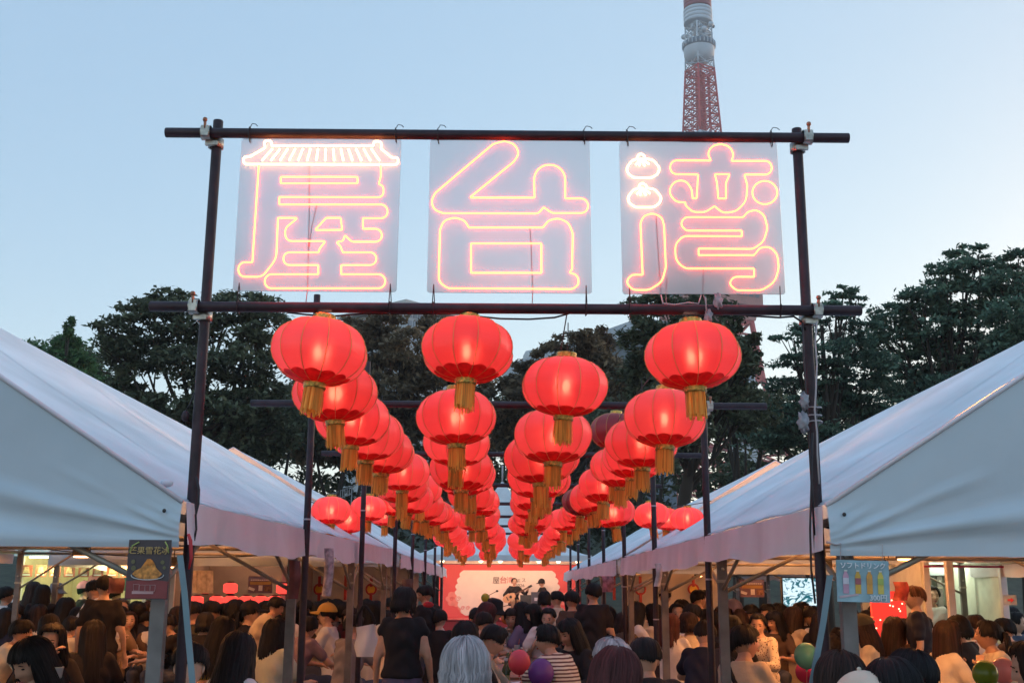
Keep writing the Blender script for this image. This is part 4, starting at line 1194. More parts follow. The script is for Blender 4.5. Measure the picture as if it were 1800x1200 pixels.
for k, (px, py) in enumerate(((361, 1033), (405, 1033), (498, 1034), (345, 1056), (381, 1056), (406, 1056), (433, 1056), (458, 1056), (483, 1056))):
    p = at(px, py, 16.5)
    lt = thing('paper_lantern', ['upper paper lantern nearest the sign post', 'upper paper lantern beside the notice board', 'upper paper lantern past the notice board', 'first lower paper lantern by the sign post', 'second lower paper lantern', 'third lower paper lantern, below the gap', 'fourth lower paper lantern, under the notice board', 'fifth lower paper lantern, under notice board edge', 'last lower paper lantern behind the beige shirt'][k] + ' on the red lantern stall', 'lantern', p, 0, 'paper lanterns on the stall')
    MB().lathe([(.05, -.075), (.085, -.062)] + [(.10 + .004 * (i % 2), -.05 + i * .0125) for i in range(9)] + [(.085, .062), (.05, .075)], 18).build('paper_body', REDL, lt)
    MB().lathe([(.0, .075), (.055, .074), (.055, .092), (0, .093)], 14).build('cap', BLACKP, lt)
    MB().lathe([(.0, -.092), (.055, -.092), (.055, -.074), (0, -.075)], 14).build('cap', BLACKP, lt)
t, w = stall('white lit stall with yellow posters behind the soft drink tent', 1622, 1768, 12.6, mat('stall_white', (.66, .70, .62), .7), [(-.2, 1.0, 1.95, 2.4, (.95, 1.0, .72)), (.35, 1.2, 1.95, 1.6, (.95, 1, .72))], ztop=1.98)
MB().box((0, -.05, 1.80), (w, .02, .022)).build('magenta_trim', mat('magenta', (.35, .02, .10)), t)
for px, py, pw, ph_ in ((1697, 1066, .14, .16), (1748, 1062, .17, .20)):
    p = at(px, py, 14.7); q = MB().box((p.x - t.location.x, 2.06, p.z), (pw, .02, ph_)).build('yellow_poster', mat('poster_yellow', (.62, .45, .08), .5, var=.3, scale=18), t)
    MB().box((p.x - t.location.x, 2.045, p.z), (pw * .5, .004, ph_ * .4)).build('food_picture', mat('poster_food', (.45, .25, .1), .5, var=.5, scale=40), q)
a = at(1670, 1030, 12.0)
tag(MB().box((a.x, 12.0, 1.0), (.07, .07, 2.0)).build('stall_post', mat('white_post', (.55, .56, .6), .4)), 'white square post in front of the white lit stall', 'post')
t, w, h = board('arrow_sign', 'small pale blue sign with a red arrow beside the tent leg', 1763, 1045, 1788, 1063, 9.5, FLAT('sign_pale', (.35, .42, .55)), 'sign')
flat(t, 'arrow', [(-w * .2, -h * .1), (w * .05, -h * .1), (w * .05, -h * .25), (w * .3, 0), (w * .05, h * .25), (w * .05, h * .1), (-w * .2, h * .1)], FLAT('arrow_red', (.5, .04, .05)), .003)
# bright screen and lit red sign
a = at(1412, 1040, 16)
t = thing('led_screen', 'glaring white and cyan screen seen under the soft drink tent', 'screen', (a.x, 16, 0))
MB().box((0, 0, 1.5), (.62, .06, .46)).build('cabinet', BLACKP, t)
MB().box((0, .05, .65), (.1, .05, 1.3)).build('stand', BLACKP, t)
sm = mat('screen_face', (.02, .02, .02), .4)
nt = sm.node_tree; bs = nt.nodes['Principled BSDF']; nz = nt.nodes.new('ShaderNodeTexNoise'); nz.inputs['Scale'].default_value = 5; nz.inputs['Distortion'].default_value = 2
cr = nt.nodes.new('ShaderNodeValToRGB'); cr.color_ramp.elements[0].position = .42; cr.color_ramp.elements[0].color = (.0, .12, .16, 1); cr.color_ramp.elements[1].position = .5; cr.color_ramp.elements[1].color = (.7, .9, 1, 1)
nt.links.new(nz.outputs['Fac'], cr.inputs[0]); nt.links.new(cr.outputs[0], bs.inputs['Emission Color']); bs.inputs['Emission Strength'].default_value = .4
MB().box((0, -.034, 1.5), (.58, .006, .42)).build('display', sm, t)
a = at(1562, 1075, 12)
t = thing('lit_red_display', 'glowing red display of small bulbs below the soft drink poster', 'light display', (a.x, 12, 0))
MB().box((0, 0, 1.28), (.36, .05, .50)).build('panel', emat('display_red', (1, .06, .045), .2), t)
MB().box((0, .04, .5), (.3, .05, 1.0)).build('stand', BLACKP, t)
for k in range(14):
    MB().ball((random.uniform(-.15, .15), -.03, random.uniform(1.08, 1.5)), .008, 8, 6).build('bulb', emat('bulb_hot', (1, .55, .3), 1.6), t)

# ================================================================== STAGE
YS = 37.0
S = lambda px, py, dy=0: at(px, py, YS + dy)
p0, p1 = S(757, 1086), S(1030, 1086)
stage = thing('stage', 'raised red stage with pink cloud backdrop under a white pointed tent', 'stage', (0, YS, 0))
zf = p0.z
RSK = mat('stage_red', (.58, .03, .03), .6, var=.08, scale=2)
MB().box(((p0.x + p1.x) / 2, -.6, zf / 2 - .02), (p1.x - p0.x, 2.6, zf - .04)).build('platform', RSK, stage)
MB().box(((p0.x + p1.x) / 2, -.6, zf - .005), (p1.x - p0.x + .1, 2.7, .03)).build('deck', mat('stage_deck', (.5, .05, .05), .5), stage)
b0, b1 = S(772, 991, .6), S(1020, 991, .6)
BD = mat('backdrop_pink', (.72, .10, .10), .7, var=.05, scale=1)
MB().box(((b0.x + b1.x) / 2, .75, (b0.z + zf) / 2), (b1.x - b0.x, .06, b0.z - zf)).build('backdrop', BD, stage)
# scalloped cream panel
CR = mat('cream_panel', (.80, .70, .62), .7, var=.03)
cx0, cx1, cz0, cz1 = S(815, 1000, .6).x, S(970, 1000, .6).x, zf + .08, S(900, 1002, .6).z
poly = []
for side in (1, -1):
    n = 7
    pts = []
    for i in range(n + 1):
        f = i / n
        z = cz0 + (cz1 - cz0) * f; bulge = math.sin(PI * (f * .9 + .02)) ** .8 * .32
        x = (cx1 if side > 0 else cx0) + side * (bulge - .1)
        pts.append((x, z))
    seq = []
    for (xa, za), (xb, zb) in zip(pts, pts[1:]):
        for k in range(5):
            f = k / 5; seq.append((xa + (xb - xa) * f + side * .07 * math.sin(PI * f), za + (zb - za) * f))
    seq.append(pts[-1])
    poly += seq if side > 0 else seq[::-1]
flat_o = MB().prism([(x, z) for x, z in poly], .012, y0=.70).build('cream_panel', CR, stage)
LT = lambda s, px, py, size, c, b=0.0: lettering(s, size, c, stage, (S(px, py, .6).x, .69, S(px, py, .6).z), bold=b)
INK = mat('ink_grey', (.06, .04, .045), .6); INR = mat('ink_red', (.45, .03, .04), .6)
LT('屋', 872, 1020, .24, INK); LT('台', 884.5, 1019.5, .25, INR); LT('湾', 896.5, 1020, .24, mat('ink_rose', (.62, .12, .14)))
LT('フェス', 912, 1019.5, .16, INK); LT('2026', 914, 1028.5, .15, INK)
cloud = mat('cloud_pink', (.80, .26, .22), .7)
for (px, py, s_) in ((800, 1052, 1.0), (818, 1068, .8), (996, 1052, .9)):
    c = S(px, py, .6)
    pts = []
    for k in range(7):
        a0 = 2 * PI * k / 7
        for j in range(5):
            a = a0 + 2 * PI / 7 * j / 5; r = s_ * (.22 + .05 * math.sin(PI * j / 5))
            pts.append((c.x + r * 1.2 * math.cos(a), c.z + r * math.sin(a)))
    MB().prism(pts, .01, y0=.705).build('cloud_motif', cloud, stage)
    for ox in (-.11, .1):
        MB().tube([(c.x + s_ * (ox + .085 * (1 - k / 22) * math.cos(k * .5)), .70, c.z + s_ * .085 * (1 - k / 22) * math.sin(k * .5)) for k in range(18)], .009, 5).build('cloud_swirl', BD, stage)
MB().box((0, -1.92, zf - .32), (p1.x - p0.x - .1, .02, .012)).build('stage_rail', BLACKP, stage)
# roof: lit soffit, lamp row, pyramid canopy
ap = S(888, 846); el, er = S(728, 977, -1.2), S(1036, 977, -1.2)
ez = el.z
cxm = (el.x + er.x) / 2; hw = (er.x - el.x) / 2
m = MB(); yb, yf = 1.6, -2.2
base = [(el.x, yf, ez), (er.x, yf, ez), (er.x, yb, ez), (el.x, yb, ez)]
ym = (yb + yf) / 2
for i in range(4):
    A, B = Vector(base[i]), Vector(base[(i + 1) % 4]); T = Vector((cxm, ym, ap.z))
    def fn(u, v, A=A, B=B, T=T):
        q = A.lerp(B, u).lerp(T, v); q.z -= .55 * math.sin(PI * v) * (1 - .25 * math.sin(PI * u)); return q
    m.grid(fn, 10, 12)
m.build('canopy', VINYL, stage)
MB().tube([(cxm, ym, ap.z - .1), (cxm, ym, ap.z + .5)], .03, 6).build('finial', WIRE, stage)
m = MB(); m.box((cxm, yf, ez - .07), (2 * hw, .03, .18)); m.build('valance', VALAN, stage)
for s_ in (-1, 1):
    for yy in (yf, yb):
        MB().tube([(cxm + s_ * (hw - .1), yy + .05, 0), (cxm + s_ * (hw - .1), yy + .05, ez)], .04, 8).build('post', PIPE, stage)
zt_ = S(900, 986, -.4).z
MB().box(((b0.x + b1.x) / 2, .72, b0.z + .17), (b1.x - b0.x + .3, .05, .3)).build('header_board', mat('header_board', (.70, .58, .48), .6), stage)
MB().box(((b0.x + b1.x) / 2, -.4, zt_ + .12), (b1.x - b0.x + .6, .1, .06)).build('lamp_truss', mat('truss_grey', (.4, .38, .36), .4, metal=.5), stage)
for k in range(8):
    x = b0.x + .15 + (b1.x - b0.x - .3) * k / 7
    MB().ball((x, -.4, zt_), (.07, .07, .055), 12, 8).build('stage_lamp', emat('stage_bulb', (1, .72, .42), 2.2), stage)
for k in range(4):
    lamp('stage_light', stage, (b0.x + .6 + (b1.x - b0.x - 1.2) * k / 3, -1.0, zt_ - .05), 15, (1, .58, .38), .12)

# ================================================================== PEOPLE
SKIN = [mat('skin_a', (.52, .30, .21), .5, var=.08, scale=20), mat('skin_b', (.46, .25, .17), .5, var=.08, scale=20), mat('skin_c', (.58, .36, .27), .5, var=.08, scale=20)]
LIPS = mat('lips', (.42, .12, .11), .4); EYE = mat('eye_dark', (.015, .01, .01), .2); BROW = mat('brow', (.02, .013, .012), .7)


def hairm(name, col, rough=.55):
    return mat(name, col, rough, var=.3, scale=30, island=.28 if name in ('hair_silver', 'hair_auburn') else .6, spec=.22, stretch=(1, 1, .2))


HAIR = {'black': hairm('hair_black', (.007, .005, .006)), 'brown': hairm('hair_brown', (.024, .011, .008)), 'auburn': hairm('hair_auburn', (.060, .014, .014)),
        'ginger': hairm('hair_ginger', (.12, .05, .025)), 'silver': hairm('hair_silver', (.34, .31, .33), .5), 'grey': hairm('hair_grey', (.10, .095, .10))}
CLOTH = {'black': (.014, .012, .015), 'navy': (.015, .018, .04), 'white': (.62, .60, .62), 'cream': (.60, .52, .42), 'grey': (.20, .18, .20), 'mauve': (.22, .15, .19), 'olive': (.055, .05, .035), 'beige': (.42, .34, .26), 'tan': (.30, .20, .13),
         'blue': (.28, .38, .50), 'sage': (.42, .44, .36), 'brown': (.09, .055, .04), 'maroon': (.14, .025, .03), 'purple': (.16, .13, .24), 'ochre': (.45, .26, .06), 'violetgrey': (.13, .11, .20), 'denim': (.06, .07, .11), 'pink': (.5, .22, .26), 'red': (.4, .03, .04), 'mint': (.5, .55, .5)}


def cloth(c):
    if c in ('stripe', 'dots'):
        if 'cloth_' + c in MATS: return MATS['cloth_' + c]
        m = mat('cloth_' + c, (.62, .56, .48), .8)
        nt = m.node_tree; N, L = nt.nodes, nt.links; b = N['Principled BSDF']; tc = N.new('ShaderNodeTexCoord')
        if c == 'stripe':
            w = N.new('ShaderNodeTexWave'); w.bands_direction = 'Z'; w.inputs['Scale'].default_value = 11; w.inputs['Distortion'].default_value = .6; L.new(tc.outputs['Object'], w.inputs['Vector']); f = w.outputs['Fac']
        else:
            w = N.new('ShaderNodeTexVoronoi'); w.inputs['Scale'].default_value = 42; L.new(tc.outputs['Object'], w.inputs['Vector']); f = w.outputs['Distance']
        r = N.new('ShaderNodeValToRGB'); r.color_ramp.interpolation = 'CONSTANT'
        e = r.color_ramp.elements
        e[0].color = (.10, .035, .035, 1); e[1].color = (.62, .55, .46, 1); e[1].position = .42 if c == 'stripe' else .28
        L.new(f, r.inputs[0]); L.new(r.outputs[0], b.inputs['Base Color'])
        return m
    return mat('cloth_' + c, CLOTH[c], .82, var=.14, scale=5, bump=1.0, bscale=7, spec=.25, stretch=(1, 1, .55))


def capsule(mb, a, b, ra, rb, n=10):
    a, b = Vector(a), Vector(b); d = b - a
    if d.length < 1e-5: d = Vector((0, 0, .001))
    u = d.normalized(); pts = []; rs = []
    for k in range(3):
        t = PI / 2 * k / 3; pts.append(a - u * ra * math.cos(t)); rs.append(max(.002, ra * math.sin(t)))
    pts.append(a); rs.append(ra); pts.append(b); rs.append(rb)
    for k in (2, 1, 0):
        t = PI / 2 * k / 3; pts.append(b + u * rb * math.cos(t)); rs.append(max(.002, rb * math.sin(t)))
    mb.tube(pts, rs, n)


def ringloft(mb, rings, n=18):
    """rings: (centre, halfwidth x, halfdepth, tilt)"""
    vs = []; fs = []
    for c, w, d, tl in rings:
        for j in range(n):
            a = 2 * PI * j / n
            x, y = w * math.copysign(abs(math.cos(a)) ** .85, math.cos(a)), d * math.copysign(abs(math.sin(a)) ** .85, math.sin(a))
            vs.append((c[0] + x, c[1] + y * math.cos(tl), c[2] - y * math.sin(tl)))
    for i in range(len(rings) - 1):
        for j in range(n):
            j2 = (j + 1) % n; fs.append((i * n + j, i * n + j2, (i + 1) * n + j2, (i + 1) * n + j))
    fs.append(tuple(range(n - 1, -1, -1))); fs.append(tuple((len(rings) - 1) * n + j for j in range(n)))
    mb.add(vs, fs, True)


def remesh(mb, voxel, sm=3, it=.5):
    me = mb.mesh('tmp'); o = bpy.data.objects.new('tmp', me); COL.objects.link(o)
    r = o.modifiers.new('r', 'REMESH'); r.mode = 'VOXEL'; r.voxel_size = voxel; r.use_smooth_shade = True
    s = o.modifiers.new('s', 'SMOOTH'); s.iterations = sm; s.factor = it
    dg = bpy.context.evaluated_depsgraph_get()
    out = bpy.data.meshes.new_from_object(o.evaluated_get(dg))
    bpy.data.objects.remove(o); bpy.data.meshes.remove(me)
    V = [tuple(v.co) for v in out.vertices]; Fc = [tuple(p.vertices) for p in out.polygons]
    bpy.data.meshes.remove(out)
    return V, Fc


def head_geo():
    mb = MB(); nu, nv = 36, 28
    def fn(u, v):
        a = 2 * PI * u; t = PI * (v - .5)
        x, y, z = math.cos(t) * math.sin(a), math.cos(t) * math.cos(a), math.sin(t)
        X, Y, Z = x * .074, y * .094, z * .114
        if z < 0: X *= 1 - .30 * (-z) ** 1.6; Y *= 1 - (.08 if y > 0 else .34) * (-z) ** 1.3
        if y > 0:
            Y *= .95
            g = lambda cx, cz, sx, sz: math.exp(-((X - cx) / sx) ** 2 - ((Z - cz) / sz) ** 2)
            nb = max(0, min(1, (.03 - Z) / .055)) if Z > -.028 else max(0, 1 - (-.028 - Z) / .010)
            Y += .021 * nb * math.exp(-(X / (.009 + .008 * nb)) ** 2)
            Y -= .009 * (g(.031, .012, .016, .011) + g(-.031, .012, .016, .011))
            Y += .004 * (g(.03, .032, .02, .007) + g(-.03, .032, .02, .007)) + .005 * (g(.038, -.022, .018, .018) + g(-.038, -.022, .018, .018))
            Y += .007 * g(0, -.056, .022, .011) - .003 * g(0, -.056, .03, .003) + .008 * g(0, -.098, .022, .014)
        return (X, Y, Z)
    mb.grid(fn, nu, nv)
    for s in (-1, 1):
        mb.ball((s * .073, -.006, -.008), (.010, .020, .031), 8, 6, Matrix.Rotation(s * .25, 3, 'Z'))
    return mb.v, mb.f


def hand_geo(curl=.5):
    mb = MB(); mb.ball((0, .045, 0), (.038, .052, .017), 12, 8); capsule(mb, (0, -.02, 0), (0, .02, 0), .024, .027)
    for x, l in ((-.028, .060), (-.010, .070), (.009, .066), (.027, .050)):
        p = Vector((x, .082, 0)); ang = 0
        for k, f in enumerate((.45, .32, .25)):
            ang += curl * (.45 + .35 * k); q = p + Vector((x * .12, math.cos(ang), -math.sin(ang))) * l * f
            capsule(mb, p, q, .0088 - .0008 * k, .0082 - .0008 * k, 7); p = q
    capsule(mb, (-.026, .02, -.004), (-.055, .05, -.016), .0125, .011, 7); capsule(mb, (-.055, .05, -.016), (-.058, .082, -.026), .0105, .009, 7)
    return remesh(mb, .0052, 2, .4)


HEAD = head_geo(); HANDS = {1: hand_geo(.5)}
HANDS[-1] = ([(-x, y, z) for x, y, z in HANDS[1][0]], [f[::-1] for f in HANDS[1][1]])

POSES = {  # pelvis z, lean, legs, (elbow, wrist) for each arm, as offsets from the shoulder with x outward
    'stand': (.92, 3, 'stand', ((.06, -.03, -.28), (.09, .05, -.53)), ((.06, -.02, -.28), (.08, .08, -.52))),
    'hold': (.92, 6, 'stand', ((.06, .04, -.28), (-.04, .24, -.24)), ((.06, .05, -.28), (-.05, .25, -.20))),
    'bend': (.90, 34, 'stand', ((.05, .08, -.27), (-.03, .30, -.40)), ((.05, .10, -.26), (-.04, .32, -.38))),
    'sit': (.52, 9, 'sit', ((.07, .12, -.25), (-.02, .35, -.24)), ((.07, .11, -.25), (-.04, .34, -.22))),
    'lean': (.52, 27, 'sit', ((.10, .16, -.21), (-.01, .38, -.26)), ((.09, .17, -.21), (-.04, .39, -.25))),
    'eat': (.52, 12, 'sit', ((.09, .12, -.25), (-.10, .26, -.04)), ((.07, .14, -.24), (-.03, .36, -.22))),
    'drink': (.52, 8, 'sit', ((.11, .16, -.20), (-.12, .20, .07)), ((.07, .12, -.25), (-.03, .35, -.22))),
    'armup': (.52, 6, 'sit', ((.24, .02, .08), (.06, -.04, .24)), ((.07, .12, -.25), (-.02, .35, -.22))),
    'guitar': (.55, 6, 'sit', ((.16, -.02, -.24), (-.04, .17, -.33)), ((.20, .10, -.22), (.22, .26, -.10))),
}


def skel(pose, seed=0):
    pz, lean, legs, ra, la = POSES[pose]
    L = rad(lean); J = {}
    p = Vector((0, 0, pz)); up = lambda f: Vector((0, math.sin(L * f), math.cos(L * f)))
    J['pelvis'] = p; J['waist'] = p + up(.4) * .15; J['chest'] = J['waist'] + up(.85) * .20; J['neck'] = J['chest'] + up(1.05) * .15; J['hneck'] = J['neck'] + up(1.0) * .07
    J['head'] = J['neck'] + up(.9) * .135 + Vector((0, .012, 0))
    for s, arm in ((1, ra), (-1, la)):
        sh = J['neck'] + up(1.05) * -.05 + Vector((s * .165, 0, 0)); J['sh', s] = sh
        J['el', s] = sh + Vector((s * arm[0][0], arm[0][1], arm[0][2])); J['wr', s] = sh + Vector((s * arm[1][0], arm[1][1], arm[1][2]))
        hp = p + Vector((s * .085, 0, -.03)); J['hip', s] = hp
        if legs == 'stand':
            J['kn', s] = Vector((s * .095, .025 * s + .02, .48)); J['an', s] = Vector((s * .10, -.03 + .03 * s, .09)); J['toe', s] = J['an', s] + Vector((s * .015, .16, -.055))
        else:
            J['kn', s] = Vector((s * .13, .43, pz + .01)); J['an', s] = Vector((s * .13, .40 + .03 * s, .09)); J['toe', s] = J['an', s] + Vector((s * .02, .16, -.055))
    J['L'] = L
    return J


def torso(mb, J, g, lo=-.07, neck=True):
    L = J['L']
    e = .016 if g else 0
    r = [(J['pelvis'] + Vector((0, 0, lo)), .158 + g + e, .112 + g + e, 0), (J['pelvis'], .165 + g + e, .115 + g + e, L * .2), (J['waist'], .140 + g, .100 + g, L * .5), (J['waist'].lerp(J['chest'], .6), .158 + g, .110 + g, L * .8),
         (J['chest'], .168 + g, .113 + g, L), (J['chest'].lerp(J['neck'], .55), .160 + g, .095 + g, L), (J['neck'].lerp(J['chest'], .15), .115 + g, .075 + g, L), (J['neck'] + Vector((0, 0, .005)), .066 + g, .060 + g, L)]
    ringloft(mb, r)


def body_geo(J, sleeve):
    mb = MB(); torso(mb, J, 0)
    capsule(mb, J['neck'] - Vector((0, 0, .03)), J['head'] - Vector((0, .01, .03)), .054, .050)
    for s in (1, -1):
        capsule(mb, J['sh', s] - Vector((s * .03, 0, 0)), J['el', s], .053, .040); capsule(mb, J['el', s], J['wr', s], .041, .027)
        capsule(mb, J['hip', s], J['kn', s], .080, .055); capsule(mb, J['kn', s], J['an', s], .053, .036); capsule(mb, J['an', s], J['toe', s], .040, .030)
    V, Fc = remesh(mb, .022, 4)
    for s in (1, -1):
        d = (J['wr', s] - J['el', s]).normalized(); x = d.cross(Vector((0, 0, 1)))
        x = x.normalized() if x.length > .1 else Vector((1, 0, 0)); z = x.cross(d)
        M_ = Matrix((x, d, z)).transposed().to_4x4(); M_.translation = J['wr', s]
        hv, hf = HANDS[s]; o = len(V); V = V + [tuple(M_ @ Vector(q)) for q in hv]; Fc = Fc + [tuple(i + o for i in f) for f in hf]
    return V, Fc


def shirt_geo(J, sleeve, g=.013):
    mb = MB(); torso(mb, J, g, -.13 if sleeve != 'tank' else -.01)
    for s in (1, -1):
        sh, el, wr = J['sh', s], J['el', s], J['wr', s]
        if sleeve == 'long':
            capsule(mb, sh - Vector((s * .03, 0, 0)), el, .068, .056); capsule(mb, el, el.lerp(wr, .93), .056, .042)
        elif sleeve == 'short':
            capsule(mb, sh - Vector((s * .03, 0, 0)), sh.lerp(el, .62), .070, .064)
        else:
            capsule(mb, sh - Vector((s * .03, 0, 0)), sh.lerp(el, .22), .066, .060)
    V, Fc = remesh(mb, .016, 3)
    # cloth folds
    V = np.array(V); rg = np.random.default_rng(int(abs(V[:50].sum()) * 1000) % 9999)
    ph = rg.uniform(0, 6, 6)
    n = .010 * np.sin(V[:, 2] * 40 + 9 * V[:, 0] + ph[0] + 2 * np.sin(V[:, 0] * 22 + ph[1])) * (.5 + .5 * np.sin(V[:, 0] * 16 + V[:, 1] * 19 + ph[2]))
    cen = np.array(J['chest']); d = V - cen; d[:, 2] *= .2; d /= (np.linalg.norm(d, axis=1)[:, None] + 1e-6)
    V = V + d * n[:, None]
    return [tuple(q) for q in V], Fc


def pants_geo(J):
    mb = MB(); L = J['L']
    ringloft(mb, [(J['pelvis'] + Vector((0, 0, -.10)), .150, .112, 0), (J['pelvis'] + Vector((0, 0, -.03)), .178, .128, 0), (J['pelvis'] + Vector((0, 0, .06)), .163, .118, 0), (J['waist'] - Vector((0, 0, .02)), .150, .110, 0)])
    for s in (1, -1):
        capsule(mb, J['hip', s], J['kn', s], .094, .074); capsule(mb, J['kn', s], J['an', s] + Vector((0, 0, .03)), .072, .062)
    return remesh(mb, .019, 3)


def hair_mesh(style, seed, front='fringe', fine=False):
    rg = random.Random(seed * 31 + hash(style) % 97 if False else seed * 31 + len(style) * 7); mb = MB()
    A = (.087, .104, .113)
    vol = {'short': 1.05, 'bob': 1.10, 'long': 1.07, 'tail': 1.03, 'bun': 1.03, 'crop': 1.03, 'mid': 1.08}[style]
    drop = {'short': 0, 'crop': 0, 'tail': 0, 'bun': 0, 'bob': .105, 'mid': .26, 'long': .46}[style]

    def P(t, f, k):
        q = math.sin(t) ** .86; return Vector((A[0] * k * q * math.sin(f), A[1] * k * q * math.cos(f) - .010, A[2] * k * math.copysign(abs(math.cos(t)) ** .92, math.cos(t)) + .004))

    def tend(f):
        af = abs((f + PI) % (2 * PI) - PI)
        fr = rad(69 if front == 'fringe' else 47)
        if style == 'crop': sd, bk = rad(82), rad(108)
        elif drop: sd, bk = rad(98), rad(112)
        else: sd, bk = rad(92), rad(116)
        if af < rad(48): return fr
        if af < rad(66): return fr + (sd - fr) * (af - rad(48)) / rad(18)
        if af < rad(110): return sd
        return sd + (bk - sd) * (af - rad(110)) / rad(70)
    # under layer
    nu, nv = 40, 12
    mb.grid(lambda u, v: (lambda t: P(t, 2 * PI * u, vol * .985 * (1 if style not in ('short', 'crop') or t < rad(72) else 1 - .085 * min(1, (t - rad(72)) / rad(38)))))(max(.01, tend(2 * PI * u) * v * .985)), nu, nv)
    if drop:
        f0, f1 = rad(62), rad(298)
        def cur(u, v):
            f = f0 + (f1 - f0) * u; p = P(rad(88), f, vol * .985); c = math.cos(f)
            p.z -= (drop - .03) * v; p.x *= 1 - .05 * v + (.42 * v * v if drop > .2 else 0) * max(.3, abs(math.sin(f))); p.y += -.018 * math.sin(v * PI * .8) * max(0, -c) - (.02 * v if drop > .2 else -.01 * v); return p
        mb.grid(cur, 30, 8)
    n = {'short': 420, 'crop': 360, 'bob': 460, 'mid': 480, 'long': 520, 'tail': 420, 'bun': 420}[style]
    if fine: n = int(n * 2.4)
    for k in range(n):
        f = 2 * PI * (k + rg.random()) / n * 1.0; f = (f * 7.13) % (2 * PI)
        af = abs((f + PI) % (2 * PI) - PI); te = tend(f) * rg.uniform(.93, 1.04)
        t0 = rg.uniform(.03, .75) * te; kk = vol * (rg.uniform(1.0, 1.07) if rg.random() < .9 else rg.uniform(1.07, 1.13))
        tw = rg.uniform(-.25, .25) + (.5 * math.copysign(1, math.sin(f)) if (front != 'fringe' and af < rad(50)) else 0)
        pts = []; m = 7
        hang = drop > 0 and af > rad(58)
        t1 = rad(90) if hang else te
        if t0 > t1 * .8: t0 = t1 * .5
        for i in range(m):
            q = i / (m - 1); t = t0 + (t1 - t0) * q
            lift = (1 if style not in ('short', 'crop') or t < rad(72) else 1 - .085 * min(1, (t - rad(72)) / rad(38))) + .012 * math.sin(q * PI) + (.02 * q * rg.random() if style == 'short' else 0)
            pts.append(P(t, f + tw * q * q * .6, kk * lift))
        if hang:
            c = math.cos(f + tw * .6); e = pts[-1]; ln = drop * rg.uniform(.86, 1.04) * (1.0 if af > rad(80) else .9)
            ph = rg.uniform(0, 6)
            for i in range(1, 7):
                v = i / 6
                pts.append(Vector((e.x * (1 - .05 * v + (.42 * v * v * max(.3, abs(math.sin(f))) if drop > .2 else 0)) + .009 * math.sin(v * 4 + ph), e.y - .02 * math.sin(v * PI * .8) * max(0, -c) - (.022 * v if drop > .2 else -.012 * v), e.z - ln * v)))
        w = rg.uniform(.003, .0085) * (.5 if fine else 1)
        vs = []; fs = []; N_ = len(pts)
        for i, p in enumerate(pts):
            tg = (pts[min(i + 1, N_ - 1)] - pts[max(i - 1, 0)]).normalized(); out = Vector((p.x, p.y + .01, max(0, p.z) * .7)).normalized()
            sd = tg.cross(out); sd = sd.normalized() if sd.length > 1e-4 else Vector((1, 0, 0))
            ww = w * (.55 + .6 * math.sin(PI * min(1, .15 + .75 * i / (N_ - 1)))) * (1 if i < N_ - 1 else .35)
            vs += [p - sd * ww, p + out * .0035, p + sd * ww]
        for i in range(N_ - 1):
            a = i * 3; fs += [(a, a + 1, a + 4, a + 3), (a + 1, a + 2, a + 5, a + 4)]
        mb.add(vs, fs, True)
    if style in ('tail', 'bun'):
        base = Vector((0, -.115, .03))
        if style == 'bun':
            for k in range(26):
                a = rg.uniform(0, 2 * PI); b_ = rg.uniform(-1, 1); c = base + Vector((0, -.015, .035))
                mb.tube([c + Vector((.034 * math.cos(a + s) * math.cos(b_ * s), .03 * math.sin(a + s), .034 * math.sin(b_ * s + a))) for s in np.linspace(0, 2.2, 6)], [.004, .008, .009, .009, .008, .003], 5)
            mb.ball(base + Vector((0, -.012, .035)), .033, 10, 8)
        else:
            for k in range(34):
                o = Vector((rg.gauss(0, .013), rg.gauss(0, .010), rg.gauss(0, .010))); ln = rg.uniform(.24, .33)
                mb.tube([base + o * .5, base + o + Vector((0, -.035, -.02)), base + o * 1.3 + Vector((0, -.05, -ln * .45)), base + o * 1.1 + Vector((0, -.04, -ln * .8)), base + o * .6 + Vector((0, -.03, -ln))], [.006, .010, .010, .008, .002], 5)
    me = mb.mesh('hair'); return me


def hat_mesh(kind):
    mb = MB()
    if kind == 'cap':
        mb.grid(lambda u, v: (.092 * math.sin(rad(84) * v) * math.sin(2 * PI * u), .113 * math.sin(rad(84) * v) * math.cos(2 * PI * u) - .010, .112 * math.cos(rad(84) * v) + .030), 28, 9)
        def br(u, v):
            a = rad(-62 + 124 * u); r = 1 + .75 * v * math.cos(a * 1.25) ** .7
            return (.092 * r * math.sin(a) * (1 - .18 * v), .113 * r * math.cos(a) - .010, .044 - .012 * v - .018 * abs(math.sin(a)) * v)
        mb.grid(br, 18, 5); mb.grid(lambda u, v: (lambda q: (q[0], q[1], q[2] - .006))(br(u, v)), 18, 5, flip=True)
        mb.ball((0, -.010, .145), .008, 8, 5)
    else:
        mb.lathe([(0, .145), (.05, .143), (.082, .125), (.095, .06), (.100, .045), (.135, .018), (.150, .004), (.148, .0), (.100, .038)], 28, (0, -.008, 0))
    return mb.mesh('hat')


CACHE = {}
for pn in POSES:
    J = skel(pn)
    CACHE[pn] = J
GEO = {}


def geo(kind, pose, *a):
    k = (kind, pose) + a
    if k not in GEO:
        J = CACHE[pose]
        GEO[k] = body_geo(J, None) if kind == 'body' else shirt_geo(J, *a) if kind == 'shirt' else pants_geo(J)
    return GEO[k]


def to_mesh(nm, V, Fc):
    me = bpy.data.meshes.new(nm); me.from_pydata(V, [], Fc); me.polygons.foreach_set('use_smooth', [True] * len(Fc)); me.update(); return me


MESHC = {}


def cmesh(key, fn):
    if key not in MESHC: MESHC[key] = fn()
    return MESHC[key]


